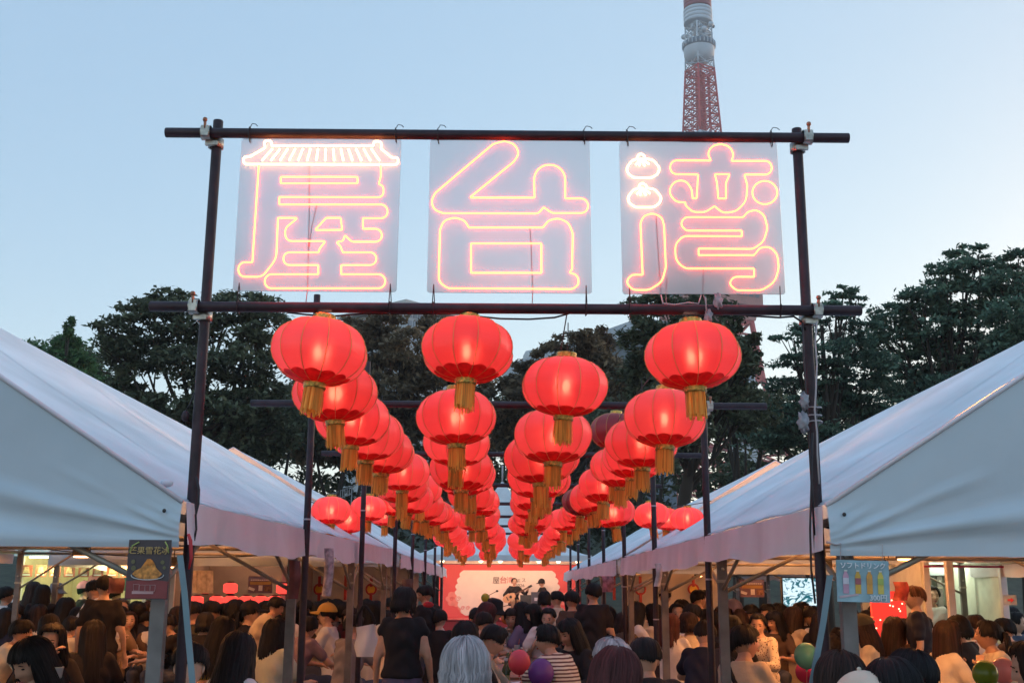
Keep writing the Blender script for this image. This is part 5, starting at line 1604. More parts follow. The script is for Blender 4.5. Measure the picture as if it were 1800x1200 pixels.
def feat_mesh(k):
    mb = MB()
    if k == 'eye': mb.ball((0, 0, 0), (.0125, .006, .0048), 10, 6)
    elif k == 'brow': mb.tube([(-.018, -.004, -.003), (-.006, .002, .003), (.008, .002, .003), (.018, -.006, -.001)], [.0015, .003, .003, .0012], 6)
    else:
        mb.tube([(-.024, -.006, 0), (-.010, .003, .003), (0, .004, .0015), (.010, .003, .003), (.024, -.006, 0)], [.0015, .0042, .004, .0042, .0015], 6)
        mb.tube([(-.020, -.005, -.003), (0, .004, -.006), (.020, -.005, -.003)], [.001, .0052, .001], 6)
    return mb.mesh(k)


SHOE = mat('shoe', (.05, .045, .045), .6)
NP = 0
PW = []


def person(px, py, d, yaw, pose, hs, hc, sc, label, sleeve='short', pants='denim', hat=None, hy=0, hp=0, front=None, strap=None, skin=None, z0=None, group='people in the crowd', s_override=None, bag=None, exact=False):
    global NP
    NP += 1
    rv = random.Random(NP * 13)
    if hy == 0 and d < 30: hy = rv.choice((-40, -25, -12, 0, 12, 25, 40))
    if hp == 0: hp = rv.choice((-6, 2, 10))
    J = CACHE[pose]; hp_ = hp + (12 if pose in ('lean', 'bend') else 4 if pose in ('sit', 'eat') else 0)
    HM = Matrix.Translation(J['head']) @ Matrix.Rotation(-rad(hy), 4, 'Z') @ Matrix.Rotation(-rad(hp_), 4, 'X')
    top = HM @ Vector((0, -.01, .13))
    tz = top.z * (.975 if pose not in ('stand', 'hold', 'bend') else 1.0)
    if 4.25 < d < 30 and not exact:
        if pose not in ('stand', 'hold', 'bend'):
            d = .1 * d + .9 * max(4.1, min(15.0, (CAM_H - tz) * F_PX / max(8, py - 1040)))
        else:
            d *= 1.2
    T = at(px, py, d)
    gz = z0 or 0.0
    s = s_override or min(1.10, max(.90, (T.z - gz) / top.z))
    lift = T.z - gz - s * top.z
    if abs(lift) > .02: PW.append((label[:40], round(T.z, 2), round(s, 2), round(lift, 2)))
    lift = max(-.02, min(.16, lift)) if pose not in ('stand', 'hold', 'bend') else 0
    R = Matrix.Rotation(-rad(yaw), 3, 'Z')
    root = Vector((T.x, T.y, 0)) - R @ (Vector((top.x, top.y, 0)) * s)
    sk = SKIN[(skin if skin is not None else NP) % 3]

    def mk():
        V, Fc = geo('body', pose); hv, hf = HEAD; o = len(V)
        return to_mesh('body', V + [tuple(HM @ Vector(q)) for q in hv], Fc + [tuple(i + o for i in f) for f in hf])
    b = obj('person', cmesh(('body', pose, hy, hp), mk), sk)
    b.location = (root.x, root.y, gz + lift); b.rotation_euler = (0, 0, -rad(yaw)); b.scale = (s, s, s)
    tag(b, label, 'person', group)
    obj('shirt', cmesh(('shirt', pose, sleeve), lambda: to_mesh('shirt', *geo('shirt', pose, sleeve))), cloth(sc), b)
    obj('trousers', cmesh(('pants', pose), lambda: to_mesh('trousers', *geo('pants', pose))), cloth(pants), b)
    for sd in (1, -1):
        an, toe = J['an', sd], J['toe', sd]
        def shoe():
            m = MB(); capsule(m, (0, -.03, -.035), (0, .13, -.05), .046, .038); return m.mesh('shoe')
        o = obj('shoe', cmesh('shoe', shoe), SHOE, b, an); 
    fr = front or ('fringe' if hs in ('bob', 'long', 'mid') and NP % 2 else 'fringe' if hs == 'short' and NP % 3 else 'swept')
    fine = d < 5.2
    h = obj('hair', cmesh(('hair', hs, NP % 3, fr, fine), lambda: hair_mesh(hs, NP % 3, fr, fine)), HAIR[hc], b); h.matrix_local = HM @ Matrix.Scale(.94 if hat else 1.0, 4)
    if hat:
        o = obj('hat', cmesh(('hat', hat[0]), lambda: hat_mesh(hat[0])), cloth(hat[1]), b); o.matrix_local = HM @ Matrix.Translation((0, 0, .004)) @ Matrix.Scale(1.09, 4)
    face = (yaw + hy) % 360
    if 45 < face < 315:
        for sx in (-1, 1):
            o = obj('eye', cmesh('eye', lambda: feat_mesh('eye')), EYE, b); o.matrix_local = HM @ Matrix.Translation((sx * .031, .0745, .010))
            o = obj('eyebrow', cmesh('brow', lambda: feat_mesh('brow')), BROW, b); o.matrix_local = HM @ Matrix.Translation((sx * .031, .0835, .031))
        o = obj('lips', cmesh('lips', lambda: feat_mesh('lips')), LIPS, b); o.matrix_local = HM @ Matrix.Translation((0, .0905, -.056))
    if strap:
        sx = strap[1]
        m = MB(); a = J['sh', sx] + Vector((-sx * .06, 0, .055)); pts = []
        for k in range(9):
            t = k / 8; x = a.x + (-sx * .17 - a.x) * t; z = a.z + (J['waist'].z - a.z) * t
            yb = a.y + (J['waist'].y - a.y) * t
            pts.append(Vector((x, yb - .128 * math.sin(min(1, t * 2.4) * PI / 2), z + .02 * (1 - t))))
        fp = [Vector((a.x, a.y + .09, a.z - .03)), a + Vector((0, .02, .012))]
        m.tube(fp + pts, .016, 6); m.build('bag_strap', cloth(strap[0]), b)
    return b


Q = person
# --- under the mango poster tent, nearest first
Q(45, 1124, 4.3, 222, 'sit', 'long', 'black', 'black', 'smiling person in black with face turned to us at the picture corner', front='fringe', hp=22)
Q(92, 1096, 4.9, 150, 'drink', 'mid', 'black', 'black', 'person in black lifting a cup with a bright rim', hp=12)
Q(165, 1090, 4.6, -8, 'sit', 'long', 'black', 'black', 'large dark haired person in black seen from behind beside the mango poster', front='swept')
Q(42, 1088, 5.8, 75, 'lean', 'short', 'black', 'cream', 'person in a cream collar bending forward at the picture edge', sleeve='long')
Q(12, 1068, 6.8, 10, 'sit', 'mid', 'black', 'navy', 'person in navy cut by the picture edge, back turned')
Q(292, 1080, 6.0, -95, 'lean', 'short', 'black', 'black', 'person in black leaning on a table behind the mango poster tent leg', hp=10)
Q(87, 1080, 7.6, 5, 'sit', 'bob', 'black', 'blue', 'person in a blue shirt with round dark hair, back turned, under the stall')
Q(128, 1082, 7.0, 30, 'lean', 'short', 'black', 'cream', 'person in cream bowing over the table left of the drinker with raised hand')
Q(188, 1054, 8.6, 172, 'drink', 'short', 'black', 'black', 'person in black facing us with a hand raised to the mouth')
Q(212, 1066, 7.4, 25, 'sit', 'bob', 'black', 'tan', 'person in a tan top with straight dark bob below the mango poster')
Q(243, 1056, 8.8, -35, 'sit', 'short', 'black', 'navy', 'person in navy just under the mango poster edge')
Q(118, 1050, 11, 10, 'sit', 'mid', 'black', 'white', 'person in white with dark hair in front of the yellow stall')
Q(162, 1020, 11.8, -60, 'bend', 'bun', 'black', 'white', 'standing person in a printed white tee leaning toward the yellow stall')
Q(60, 1022, 12.8, 10, 'stand', 'mid', 'brown', 'brown', 'standing person in brown queueing at the yellow stall')
Q(76, 1027, 12.2, -10, 'stand', 'long', 'black', 'black', 'standing person in black with long hair queueing at the yellow stall')
Q(38, 1030, 18.0, 185, 'hold', 'short', 'black', 'white', 'stall worker in white bathed in green light', hat=('cap', 'white'))
Q(53, 1019, 17.9, 175, 'hold', 'short', 'black', 'white', 'dark haired stall worker in white beside the green lit one')
Q(135, 1024, 17.9, 178, 'hold', 'bob', 'black', 'white', 'stall worker in a white tee behind the yellow counter')
Q(100, 1027, 13.2, 80, 'stand', 'short', 'grey', 'blue', 'standing person in pale blue by the white stall post', hat=('bucket', 'grey'))
Q(148, 1023, 14.2, 60, 'stand', 'short', 'black', 'black', 'standing person in a pink cap near the chalk board', hat=('cap', 'pink'))
Q(167, 1014, 14.6, 20, 'stand', 'mid', 'black', 'grey', 'standing person in a pink bucket hat at the yellow stall', hat=('bucket', 'pink'))
Q(10, 1030, 12, 40, 'stand', 'short', 'black', 'white', 'standing person in white cut by the picture edge near green light')
Q(186, 1011, 10.2, -10, 'stand', 'short', 'black', 'black', 'tall standing person in black at the yellow stall end')
Q(213, 1051, 12.6, 100, 'sit', 'crop', 'grey', 'blue', 'grey haired person in pale blue beyond the mango poster')
Q(202, 1032, 15, 30, 'stand', 'short', 'black', 'blue', 'standing person in pale blue shirt behind the dessert menu card')
Q(266, 1056, 9.6, 160, 'sit', 'mid', 'brown', 'cream', 'person in cream between mango poster and tent leg')
# --- between mango tent corner and second frame
Q(340, 1057, 6.6, -35, 'sit', 'short', 'black', 'olive', 'person in a dark olive tee just past the sign post')
Q(378, 1056, 8.0, 20, 'sit', 'short', 'black', 'maroon', 'person in maroon with bowed head below the clear sheet', hp=12)
Q(340, 1135, 4.7, 20, 'lean', 'short', 'black', 'white', 'hunched person in a plain white tee beside the sign post', hp=25)
Q(397, 1084, 5.3, 22, 'sit', 'long', 'black', 'ochre', 'person with very long dark hair over an ochre and white top', front='swept', sleeve='tank')
Q(424, 1112, 5.0, 35, 'sit', 'mid', 'black', 'white', 'person in a white blouse with thin dark strap, partly behind long hair', strap=('black', 1))
Q(440, 1058, 6.8, 82, 'eat', 'tail', 'black', 'black', 'person in a black cap and black tee reaching out an arm', hat=('cap', 'black'))
Q(484, 1087, 5.6, 32, 'sit', 'mid', 'black', 'sage', 'person in a pale sage tee with dark hair over the shoulders', front='swept')
Q(508, 1056, 7.4, 30, 'sit', 'bob', 'black', 'white', 'person in patterned white behind the maroon menu strip')
Q(418, 1054, 9.4, 5, 'sit', 'bob', 'black', 'brown', 'person in brown below the first row of paper lanterns')
Q(466, 1056, 10.2, -30, 'lean', 'mid', 'black', 'white', 'person in white bending under the notice board')
Q(492, 1050, 11.2, 70, 'bend', 'short', 'black', 'beige', 'standing person in a beige shirt bending by the last paper lantern')
Q(350, 1058, 10.5, 15, 'sit', 'short', 'black', 'black', 'distant person in black beside the sign post below the clear sheet')
Q(396, 1060, 10.8, -20, 'sit', 'short', 'black', 'navy', 'distant person in navy under the lower paper lanterns')
Q(545, 1082, 5.5, 40, 'lean', 'short', 'black', 'mauve', 'broad backed person in a mauve grey tee beside the second pipe post', sleeve='short')
Q(576, 1062, 7.1, -82, 'sit', 'short', 'black', 'white', 'person in an ochre cap and white shirt with dark floral strap', hat=('cap', 'ochre'), strap=('black', 1), front='swept')
Q(537, 1053, 9.8, 70, 'sit', 'crop', 'black', 'black', 'person in black seen in profile just past the second pipe post')
Q(556, 1058, 10.4, 0, 'sit', 'bob', 'black', 'cream', 'person in cream below the round curtain ornament')
Q(574, 1053, 11.0, 10, 'sit', 'bob', 'black', 'grey', 'person in grey behind the ochre cap, first of three dark heads')
Q(592, 1053, 11.4, 0, 'sit', 'short', 'black', 'black', 'person in black behind the ochre cap, second of three dark heads')
Q(607, 1057, 10.8, -10, 'sit', 'short', 'black', 'maroon', 'person in maroon behind the ochre cap, third of three dark heads')
Q(616, 1068, 8.6, -150, 'sit', 'mid', 'brown', 'maroon', 'person in maroon facing us between two posts')
Q(643, 1053, 9.6, 20, 'sit', 'mid', 'black', 'black', 'person in black just right of the third pipe post')
Q(660, 1056, 8.6, 35, 'sit', 'long', 'black', 'white', 'person in a loose white blouse with long dark hair near the tote bag', sleeve='long', front='swept')
Q(686, 1050, 11.6, 200, 'sit', 'short', 'black', 'tan', 'person in tan facing us behind the standing person in black')
Q(713, 1032, 7.8, 2, 'stand', 'bob', 'black', 'black', 'standing person in a black tee and violet grey trousers, back turned, in the aisle', sleeve='tank', pants='violetgrey')
Q(745, 1028, 12.0, -60, 'hold', 'short', 'black', 'black', 'standing person in black holding a red pouch by the aisle posts')
Q(760, 1062, 13.5, 40, 'sit', 'mid', 'brown', 'white', 'distant person in white by the thin aisle posts')
# --- centre table
Q(818, 1121, 5.0, 5, 'sit', 'bob', 'silver', 'grey', 'silver haired person nearest to us, back turned', front='swept', exact=True, hy=4)
Q(818, 1092, 5.2, 25, 'sit', 'mid', 'black', 'black', 'person in black right behind the silver haired head', front='swept')
Q(853, 1075, 6.4, 70, 'sit', 'short', 'black', 'grey', 'person in grey with short dark hair at the centre table', hp=8)
Q(880, 1101, 5.7, 95, 'lean', 'short', 'black', 'beige', 'person in a beige shirt bowing low over the centre table', hp=18, sleeve='long')
Q(860, 1059, 8.0, 80, 'sit', 'mid', 'auburn', 'white', 'person in white with reddish hair looking along the centre table', front='fringe')
Q(871, 1056, 9.0, 75, 'sit', 'short', 'black', 'white', 'person in a black bucket hat drinking by the centre table', hat=('bucket', 'black'))
Q(932, 1062, 8.2, -85, 'eat', 'long', 'black', 'white', 'person in white with long dark hair across the centre table', front='fringe')
Q(916, 1058, 9.6, -65, 'sit', 'mid', 'black', 'purple', 'person in purple with a pale hair band', hat=None)
Q(963, 1068, 6.8, 196, 'eat', 'crop', 'black', 'grey', 'person facing us with a hand at the chin behind the striped shirt', hp=10, front='swept')
Q(960, 1097, 5.6, -50, 'lean', 'short', 'black', 'stripe', 'person in a maroon striped shirt leaning over the centre table')
Q(995, 1088, 4.9, 208, 'eat', 'long', 'black', 'black', 'person in black with straight fringe looking down at the hands', front='fringe', hp=16, sleeve='long')
Q(957, 1042, 14.2, 60, 'stand', 'bob', 'black', 'pink', 'standing person in pink before the stage')
Q(977, 1038, 13.4, -70, 'stand', 'tail', 'black', 'cream', 'standing person in cream with tied hair before the stage')
Q(1004, 1046, 11.5, -20, 'stand', 'short', 'black', 'brown', 'standing person in dark brown beside the aisle post before the stage')
Q(1088, 1139, 4.7, -4, 'sit', 'long', 'auburn', 'tan', 'auburn haired person nearest to us, back turned, long loose hair', front='swept', exact=True)
Q(1076, 1121, 4.9, 0, 'sit', 'short', 'silver', 'black', 'silver haired person just beyond the auburn hair')
Q(1069, 1065, 8.2, 5, 'sit', 'long', 'black', 'black', 'person in black with long straight hair between two aisle posts', front='swept')
Q(1100, 1076, 7.2, 30, 'lean', 'mid', 'brown', 'brown', 'person in a brown jacket bending beside the tent leg', sleeve='long')
Q(1043, 1024, 11.2, 5, 'stand', 'short', 'black', 'black', 'tall standing person all in black beside the aisle post')
Q(1122, 1058, 8.0, 70, 'eat', 'long', 'black', 'white', 'person in a white tee with long dark hair below the horned ornament', front='swept')
Q(1145, 1061, 8.7, -50, 'eat', 'mid', 'black', 'cream', 'person in cream facing the long haired person in the white tee')
Q(1130, 1122, 6.2, -10, 'lean', 'short', 'black', 'black', 'person in black bowed low before the long haired person in white')
# --- right of the thick post
Q(1168, 1034, 13.0, 0, 'stand', 'crop', 'black', 'white', 'standing worker in a beige cap and red apron', hat=('cap', 'beige'))
Q(1226, 1036, 12.2, 40, 'stand', 'short', 'black', 'black', 'standing person in black by the round ornament')
Q(1236, 1037, 12.8, 20, 'stand', 'short', 'black', 'blue', 'standing person in pale blue by the round ornament')
Q(1198, 1053, 10.2, 30, 'sit', 'short', 'black', 'black', 'distant person in black left of the thick pipe post')
Q(1190, 1060, 9.0, 190, 'sit', 'mid', 'black', 'black', 'person in black facing us above the red balloon')
Q(1178, 1078, 7.6, 10, 'sit', 'mid', 'auburn', 'white', 'person in white with maroon tinted hair beside the red balloon')
Q(1222, 1062, 6.2, 62, 'lean', 'short', 'black', 'white', 'person in a white shirt bending with a dark bag strap across the back', strap=('black', -1), hp=10)
Q(1242, 1092, 5.2, 20, 'lean', 'short', 'black', 'navy', 'broad person in navy beside the thick pipe post')
Q(1286, 1082, 6.4, 20, 'sit', 'bob', 'black', 'black', 'person in black with round dark hair behind the beige jacket')
Q(1306, 1097, 5.1, 42, 'sit', 'short', 'black', 'beige', 'person in a beige jacket with a dark strap reaching over the table', sleeve='long', strap=('black', -1))
Q(1331, 1077, 6.3, 222, 'sit', 'tail', 'black', 'dots', 'person in a polka dot blouse turned toward us', front='swept', sleeve='long')
Q(1346, 1062, 8.3, -95, 'lean', 'short', 'black', 'white', 'person in a white tee wearing a headband, bowed in profile', hp=8)
Q(1396, 1066, 7.3, 58, 'sit', 'long', 'brown', 'beige', 'person in a beige jacket with long brown hair near the teal balloon', sleeve='long', front='swept')
Q(1426, 1064, 8.0, -40, 'sit', 'short', 'black', 'white', 'person in white beside the soft drink sign post, back turned')
Q(1408, 1058, 10.2, 170, 'sit', 'mid', 'black', 'black', 'distant person in black facing us beside the bright screen')
Q(1372, 1060, 10.6, 150, 'sit', 'short', 'black', 'ochre', 'distant person in ochre lit from behind by the screen')
Q(1290, 1056, 10.0, 170, 'sit', 'short', 'black', 'grey', 'distant person in a violet hat under the second notice board', hat=('cap', 'violetgrey'))
Q(1318, 1063, 9.0, 175, 'sit', 'bob', 'black', 'grey', 'person in grey facing us under the second notice board')
Q(1270, 1064, 9.4, 10, 'sit', 'mid', 'brown', 'tan', 'person in tan immediately past the thick pipe post')
Q(1419, 1030, 14.5, 180, 'hold', 'short', 'black', 'blue', 'standing worker in pale blue before the bright screen')
# --- under the soft drink tent
Q(1511, 1083, 6.2, -82, 'armup', 'mid', 'brown', 'cream', 'person in an olive cap and cream tee lifting an arm', hat=('cap', 'olive'), front='swept')
Q(1478, 1146, 4.9, 80, 'sit', 'mid', 'brown', 'cream', 'person in cream close behind the soft drink tent leg')
Q(1558, 1158, 4.3, 20, 'sit', 'short', 'black', 'black', 'bowed dark head in black below the olive cap', hp=10)
Q(1512, 1191, 5.2, -40, 'lean', 'short', 'black', 'black', 'person in a pale cream cap at the bottom edge', hat=('cap', 'cream'))
Q(1622, 1082, 5.7, 72, 'sit', 'crop', 'black', 'black', 'person in a black tee in profile near the standing navy tee', front='swept')
Q(1606, 1142, 4.4, 50, 'sit', 'short', 'black', 'white', 'dark haired person in white at the bottom edge beside the cream blouse', hp=6)
Q(1664, 1090, 5.1, 82, 'eat', 'long', 'brown', 'cream', 'person in a cream blouse with brown hair, eyes shut, holding food', sleeve='long', front='swept')
Q(1736, 1089, 5.5, -84, 'eat', 'tail', 'black', 'cream', 'person in a cream top with tied hair looking down at food', front='swept')
Q(1606, 1029, 9.2, -68, 'stand', 'crop', 'ginger', 'navy', 'standing person in a navy tee looking aside before the white stall', front='swept', skin=2)
Q(1637, 1029, 11.4, 178, 'hold', 'short', 'black', 'white', 'standing worker in white at the white lit stall')
Q(1650, 1064, 8.6, 180, 'sit', 'short', 'black', 'black', 'laughing person in a black cap facing us', hat=('cap', 'black'))
Q(1690, 1072, 8.2, 60, 'sit', 'mid', 'black', 'black', 'person in black between the white post and the stall')
Q(1702, 1060, 11.0, 175, 'sit', 'short', 'black', 'white', 'distant person in a white collar facing us in the white stall light')
Q(1719, 1063, 10.6, -30, 'sit', 'mid', 'brown', 'brown', 'distant person in a brown hood before the yellow poster')
Q(1741, 1069, 9.0, -60, 'sit', 'short', 'black', 'black', 'person in a blue cap below the yellow poster', hat=('cap', 'blue'))
Q(1762, 1086, 7.6, -30, 'lean', 'short', 'black', 'brown', 'person in a brown jacket bending at the picture edge', sleeve='long')
Q(1592, 1086, 6.9, 62, 'lean', 'short', 'black', 'mauve', 'person in a mauve tee leaning toward the red display')
Q(1541, 1062, 9.2, 150, 'sit', 'short', 'black', 'navy', 'person in navy beside the glowing red display')
Q(1488, 1063, 8.6, 20, 'sit', 'short', 'black', 'black', 'person in black below the soft drink poster')
Q(1523, 1072, 7.8, 10, 'sit', 'short', 'black', 'white', 'person in white behind the olive cap')
Q(1802, 1128, 4.9, -60, 'sit', 'mid', 'brown', 'cream', 'person in cream cut by the picture edge, shoulder only')
Q(1786, 1075, 8.4, 160, 'sit', 'short', 'black', 'denim', 'person in denim blue at the picture edge below the arrow sign')
# --- deeper in the crowd
for (px, py, yw, hs_, c_, lab) in (
        (30, 1060, 20, 'short', 'grey', 'person in grey behind the cream collar at the picture edge'), (68, 1062, -20, 'mid', 'cream', 'person in cream between the two queueing heads and the tables'),
        (145, 1066, 40, 'short', 'blue', 'person in pale blue in front of the yellow counter end'), (172, 1072, -30, 'bob', 'white', 'person in white low behind the drinker with raised hand'),
        (228, 1074, 170, 'mid', 'brown', 'person in brown facing us right below the mango poster'), (258, 1072, 30, 'short', 'white', 'person in white beside the mango poster tent leg, back turned'),
        (312, 1066, -40, 'mid', 'black', 'person in black glimpsed between tent leg and sign post'), (362, 1076, 10, 'bob', 'black', 'person in black with round hair below the clear sheet'),
        (410, 1072, 190, 'short', 'white', 'person in white facing us under the paper lanterns'), (455, 1078, -15, 'short', 'white', 'person in white behind the reaching arm of the black cap'),
        (533, 1070, 20, 'mid', 'brown', 'person in brown tucked behind the second pipe post'),
        (627, 1080, 30, 'short', 'grey', 'person in grey close to the third pipe post'),
        (675, 1074, -25, 'mid', 'cream', 'person in cream beside the elbow of the standing person'), (773, 1070, 10, 'short', 'black', 'distant person in black before the red stage skirt'),
        (838, 1068, 30, 'short', 'white', 'person in white left of the bucket hat'),
        (900, 1068, 170, 'short', 'white', 'person in white facing us over the far centre table'),
        (1022, 1062, -10, 'short', 'black', 'person in black between the thin aisle posts'),
        (1056, 1076, 15, 'short', 'navy', 'person in navy behind the silver hair, beside the aisle post'), (1112, 1070, -30, 'mid', 'white', 'person in white beside the tent leg below the horned ornament'),
        (1160, 1070, 20, 'short', 'black', 'person in black below the red apron'), (1208, 1076, -20, 'bob', 'cream', 'person in cream below the round ornament, back turned'),
        (1258, 1072, 15, 'short', 'navy', 'person in navy close beside the thick pipe post'), (1300, 1070, 30, 'mid', 'black', 'person in black under the second notice board edge'),
        (1358, 1074, 200, 'mid', 'brown', 'person in brown facing us behind the polka dots'), (1382, 1072, 10, 'short', 'white', 'person in white left of the long brown hair'),
        (1442, 1074, 20, 'mid', 'black', 'person in black half behind the soft drink tent post'), (1560, 1074, -20, 'short', 'black', 'person in black before the glowing red display'),
        (1572, 1084, 30, 'mid', 'brown', 'person in brown before the glowing red display'), (1634, 1070, 20, 'short', 'grey', 'person in grey behind the navy tee'),
        (1678, 1082, -30, 'bob', 'black', 'person in black beside the white square post'), (1712, 1080, 15, 'short', 'white', 'person in white behind the tied hair'),
        (1775, 1066, -20, 'mid', 'black', 'person in black near the arrow sign')):
    Q(px, py, 9, yw, 'lean' if (px * 7) % 5 == 0 else 'eat' if (px * 7) % 3 == 0 else 'sit', hs_, 'black' if (px % 4) else 'brown', c_, lab)
# --- stage
zf_ = stage_z = zf + .012
gt = Q(904, 1027, 37.0, 168, 'guitar', 'short', 'black', 'black', 'seated guitarist in black on the stage', pants='tan', z0=zf_, group='performers on the stage', s_override=.98, sleeve='long')
Q(951, 1031, 37.2, 250, 'sit', 'short', 'black', 'black', 'performer in a black cap behind the music stand on the stage', hat=('cap', 'black'), z0=zf_, group='performers on the stage', s_override=.98)

# ================================================================== STAGE PROPS
WOOD = mat('guitar_wood', (.62, .36, .20), .3, var=.15, scale=8, coat=.5)
gl = gt.location
G = thing('acoustic_guitar', 'blond acoustic guitar held by the seated stage performer', 'guitar', (gl.x - .02, gl.y - .30, zf_ + .72), 0)
G.rotation_euler = (0, rad(-28), 0)
body = []
for k in range(40):
    a = 2 * PI * k / 40
    r = .16 + .035 * math.cos(2 * a) + (.025 * math.cos(a))
    body.append((-.12 - r * 1.15 * math.cos(a), r * .95 * math.sin(a)))
MB().prism(body, .09, y0=-.045).build('body', WOOD, G)
MB().prism([(-.10 + .045 * math.cos(a), .045 * math.sin(a)) for a in np.linspace(0, 2 * PI, 17)[:-1]], .003, y0=-.049).build('sound_hole', BLACKP, G)
MB().box((.30, -.035, 0), (.50, .03, .05)).build('neck', mat('neck_wood', (.12, .06, .04), .4), G)
MB().box((.60, -.03, 0), (.14, .02, .07)).build('headstock', BLACKP, G)
MB().box((-.22, -.05, 0), (.03, .012, .13)).build('bridge', BLACKP, G)
St = thing('stage_stool', 'dark round stool under the seated guitarist', 'stool', (gl.x, gl.y, zf_))
MB().lathe([(0, .40), (.16, .40), (.17, .43), (.16, .45), (0, .45)], 20).build('seat', BLACKP, St)
for k in range(4):
    a = PI / 4 + k * PI / 2; MB().tube([(.1 * math.cos(a), .1 * math.sin(a), .41), (.2 * math.cos(a), .2 * math.sin(a), 0)], .014, 6).build('leg', BLACKP, St)


def mic_stand(px, ptop, lab):
    p = at(px, ptop, 36.6); t = thing('microphone_stand', lab, 'microphone stand', (p.x, 36.6, zf_), 0, 'microphone stands'); h = p.z - zf_
    MB().tube([(0, 0, 0), (0, 0, h * .85)], .014, 6).build('pole', BLACKP, t); MB().tube([(0, 0, h * .85), (.22, -.02, h * .98)], .012, 6).build('boom', BLACKP, t)
    MB().ball((.25, -.03, h), (.045, .035, .035), 10, 6).build('microphone', BLACKP, t)
    for k in range(3):
        a = 2 * PI * k / 3; MB().tube([(0, 0, .12), (.25 * math.cos(a), .25 * math.sin(a), 0)], .01, 5).build('leg', BLACKP, t)


mic_stand(860, 1038, 'black microphone stand beside the yellow balloon on the stage'); mic_stand(883, 1062, 'low black microphone stand at the guitarist knee')
p = at(926, 1047, 36.4)
ms = thing('music_stand', 'black music stand between the two stage performers', 'music stand', (p.x, 36.4, zf_))
MB().box((0, 0, p.z - zf_ - .12), (.42, .02, .32), rot=Matrix.Rotation(rad(-18), 3, 'X')).build('desk', BLACKP, ms)
MB().tube([(0, .03, 0), (0, .03, p.z - zf_ - .2)], .016, 6).build('pole', BLACKP, ms)
for k in range(3):
    a = 2 * PI * k / 3 + .5; MB().tube([(0, .03, .2), (.24 * math.cos(a), .03 + .24 * math.sin(a), 0)], .012, 5).build('leg', BLACKP, ms)
p = at(942, 1049, 36.2)
lp = thing('speaker_box', 'grey box with a small white square mark on the stage', 'speaker', (p.x, 36.2, zf_)); h = p.z - zf_ + .16
MB().box((0, 0, h / 2), (.30, .28, h)).build('cabinet', mat('box_grey', (.12, .12, .13), .6), lp)
MB().box((0, -.145, h - .22), (.11, .008, .10)).build('white_square', mat('white_mark', (.7, .68, .68)), lp)

# ================================================================== BALLOONS
def balloon(px, py, rpx, Y, col, lab, ry=1.1):
    if Y < 19 and px < 1700: Y = .105 * F_PX / rpx
    p = at(px, py, Y); r = rpx / F_PX * Y
    t = thing('balloon', lab, 'balloon', p, random.uniform(0, 6), 'party balloons')
    nm = 'balloon_%d_%d_%d' % tuple(int(c * 99) for c in col)
    prof = [(0.001, r * ry)] + [(r * math.sin(a) * (1 if a < PI / 2 else (1 - .10 * ((a - PI / 2) / (PI / 2)) ** 2)), r * ry * math.cos(a)) for a in np.linspace(.12, PI - .1, 18)] + [(r * .05, -r * ry - .004)]
    MB().lathe(prof, 24).build('skin', mat(nm, col, .22, var=.04, transl=.3, spec=.5), t)
    MB().lathe([(.004, -r * ry - .002), (.011, -r * ry - .016), (.006, -r * ry - .017)], 10).build('knot', mat(nm, col), t)
    MB().tube([(0, 0, -r * ry - .015), (.01, .01, -r * ry - .15), (0, 0, -r * ry - .3)], .0012, 4).build('string', WIRE, t)


balloon(853, 1050, 7, 20, (.55, .50, .05), 'yellow balloon in front of the stage')
balloon(890, 1086, 9, 13.5, (.75, .22, .06), 'orange balloon beyond the centre table')
balloon(913, 1163, 19, 4.6, (.72, .10, .16), 'pink balloon on the centre table beside the bottle')
balloon(951, 1182, 22, 4.3, (.17, .05, .30), 'purple balloon held near the person with straight fringe')
balloon(936, 1203, 20, 4.0, (.80, .25, .05), 'orange balloon at the bottom edge of the centre table')
balloon(903, 1205, 14, 3.9, (.75, .60, .05), 'yellow balloon at the bottom edge of the centre table')
balloon(931, 1131, 6, 6.2, (.05, .25, .60), 'small blue balloon beside the bowing person in beige')
balloon(591, 1127, 13, 6.6, (.01, .008, .01), 'black balloon in front of the ochre capped person')
balloon(632, 1153, 12, 7.4, (.65, .06, .09), 'red pink balloon behind the third pipe post')
balloon(1189, 1112, 10, 7.0, (.45, .02, .02), 'dark red balloon beside the white shirt with bag strap')
balloon(1417, 1152, 20, 5.0, (.10, .38, .38), 'teal balloon beside the soft drink tent leg')
balloon(1416, 1180, 17, 5.3, (.35, .02, .14), 'magenta balloon under the teal one')
balloon(1732, 1184, 21, 5.9, (.17, .24, .02), 'olive green balloon at the bottom edge')
balloon(1764, 1178, 20, 6.2, (.75, .27, .25), 'salmon pink balloon beside the olive green one')
balloon(968, 1064, 9, 12, (.7, .22, .26), 'pale pink balloon before the stage')

# ================================================================== TABLES AND THINGS ON THEM
TT = mat('table_top', (.20, .10, .07), .4, var=.2, scale=4, stretch=(1, 8, 1)); TL = mat('table_leg', (.05, .05, .05), .5, metal=.5)


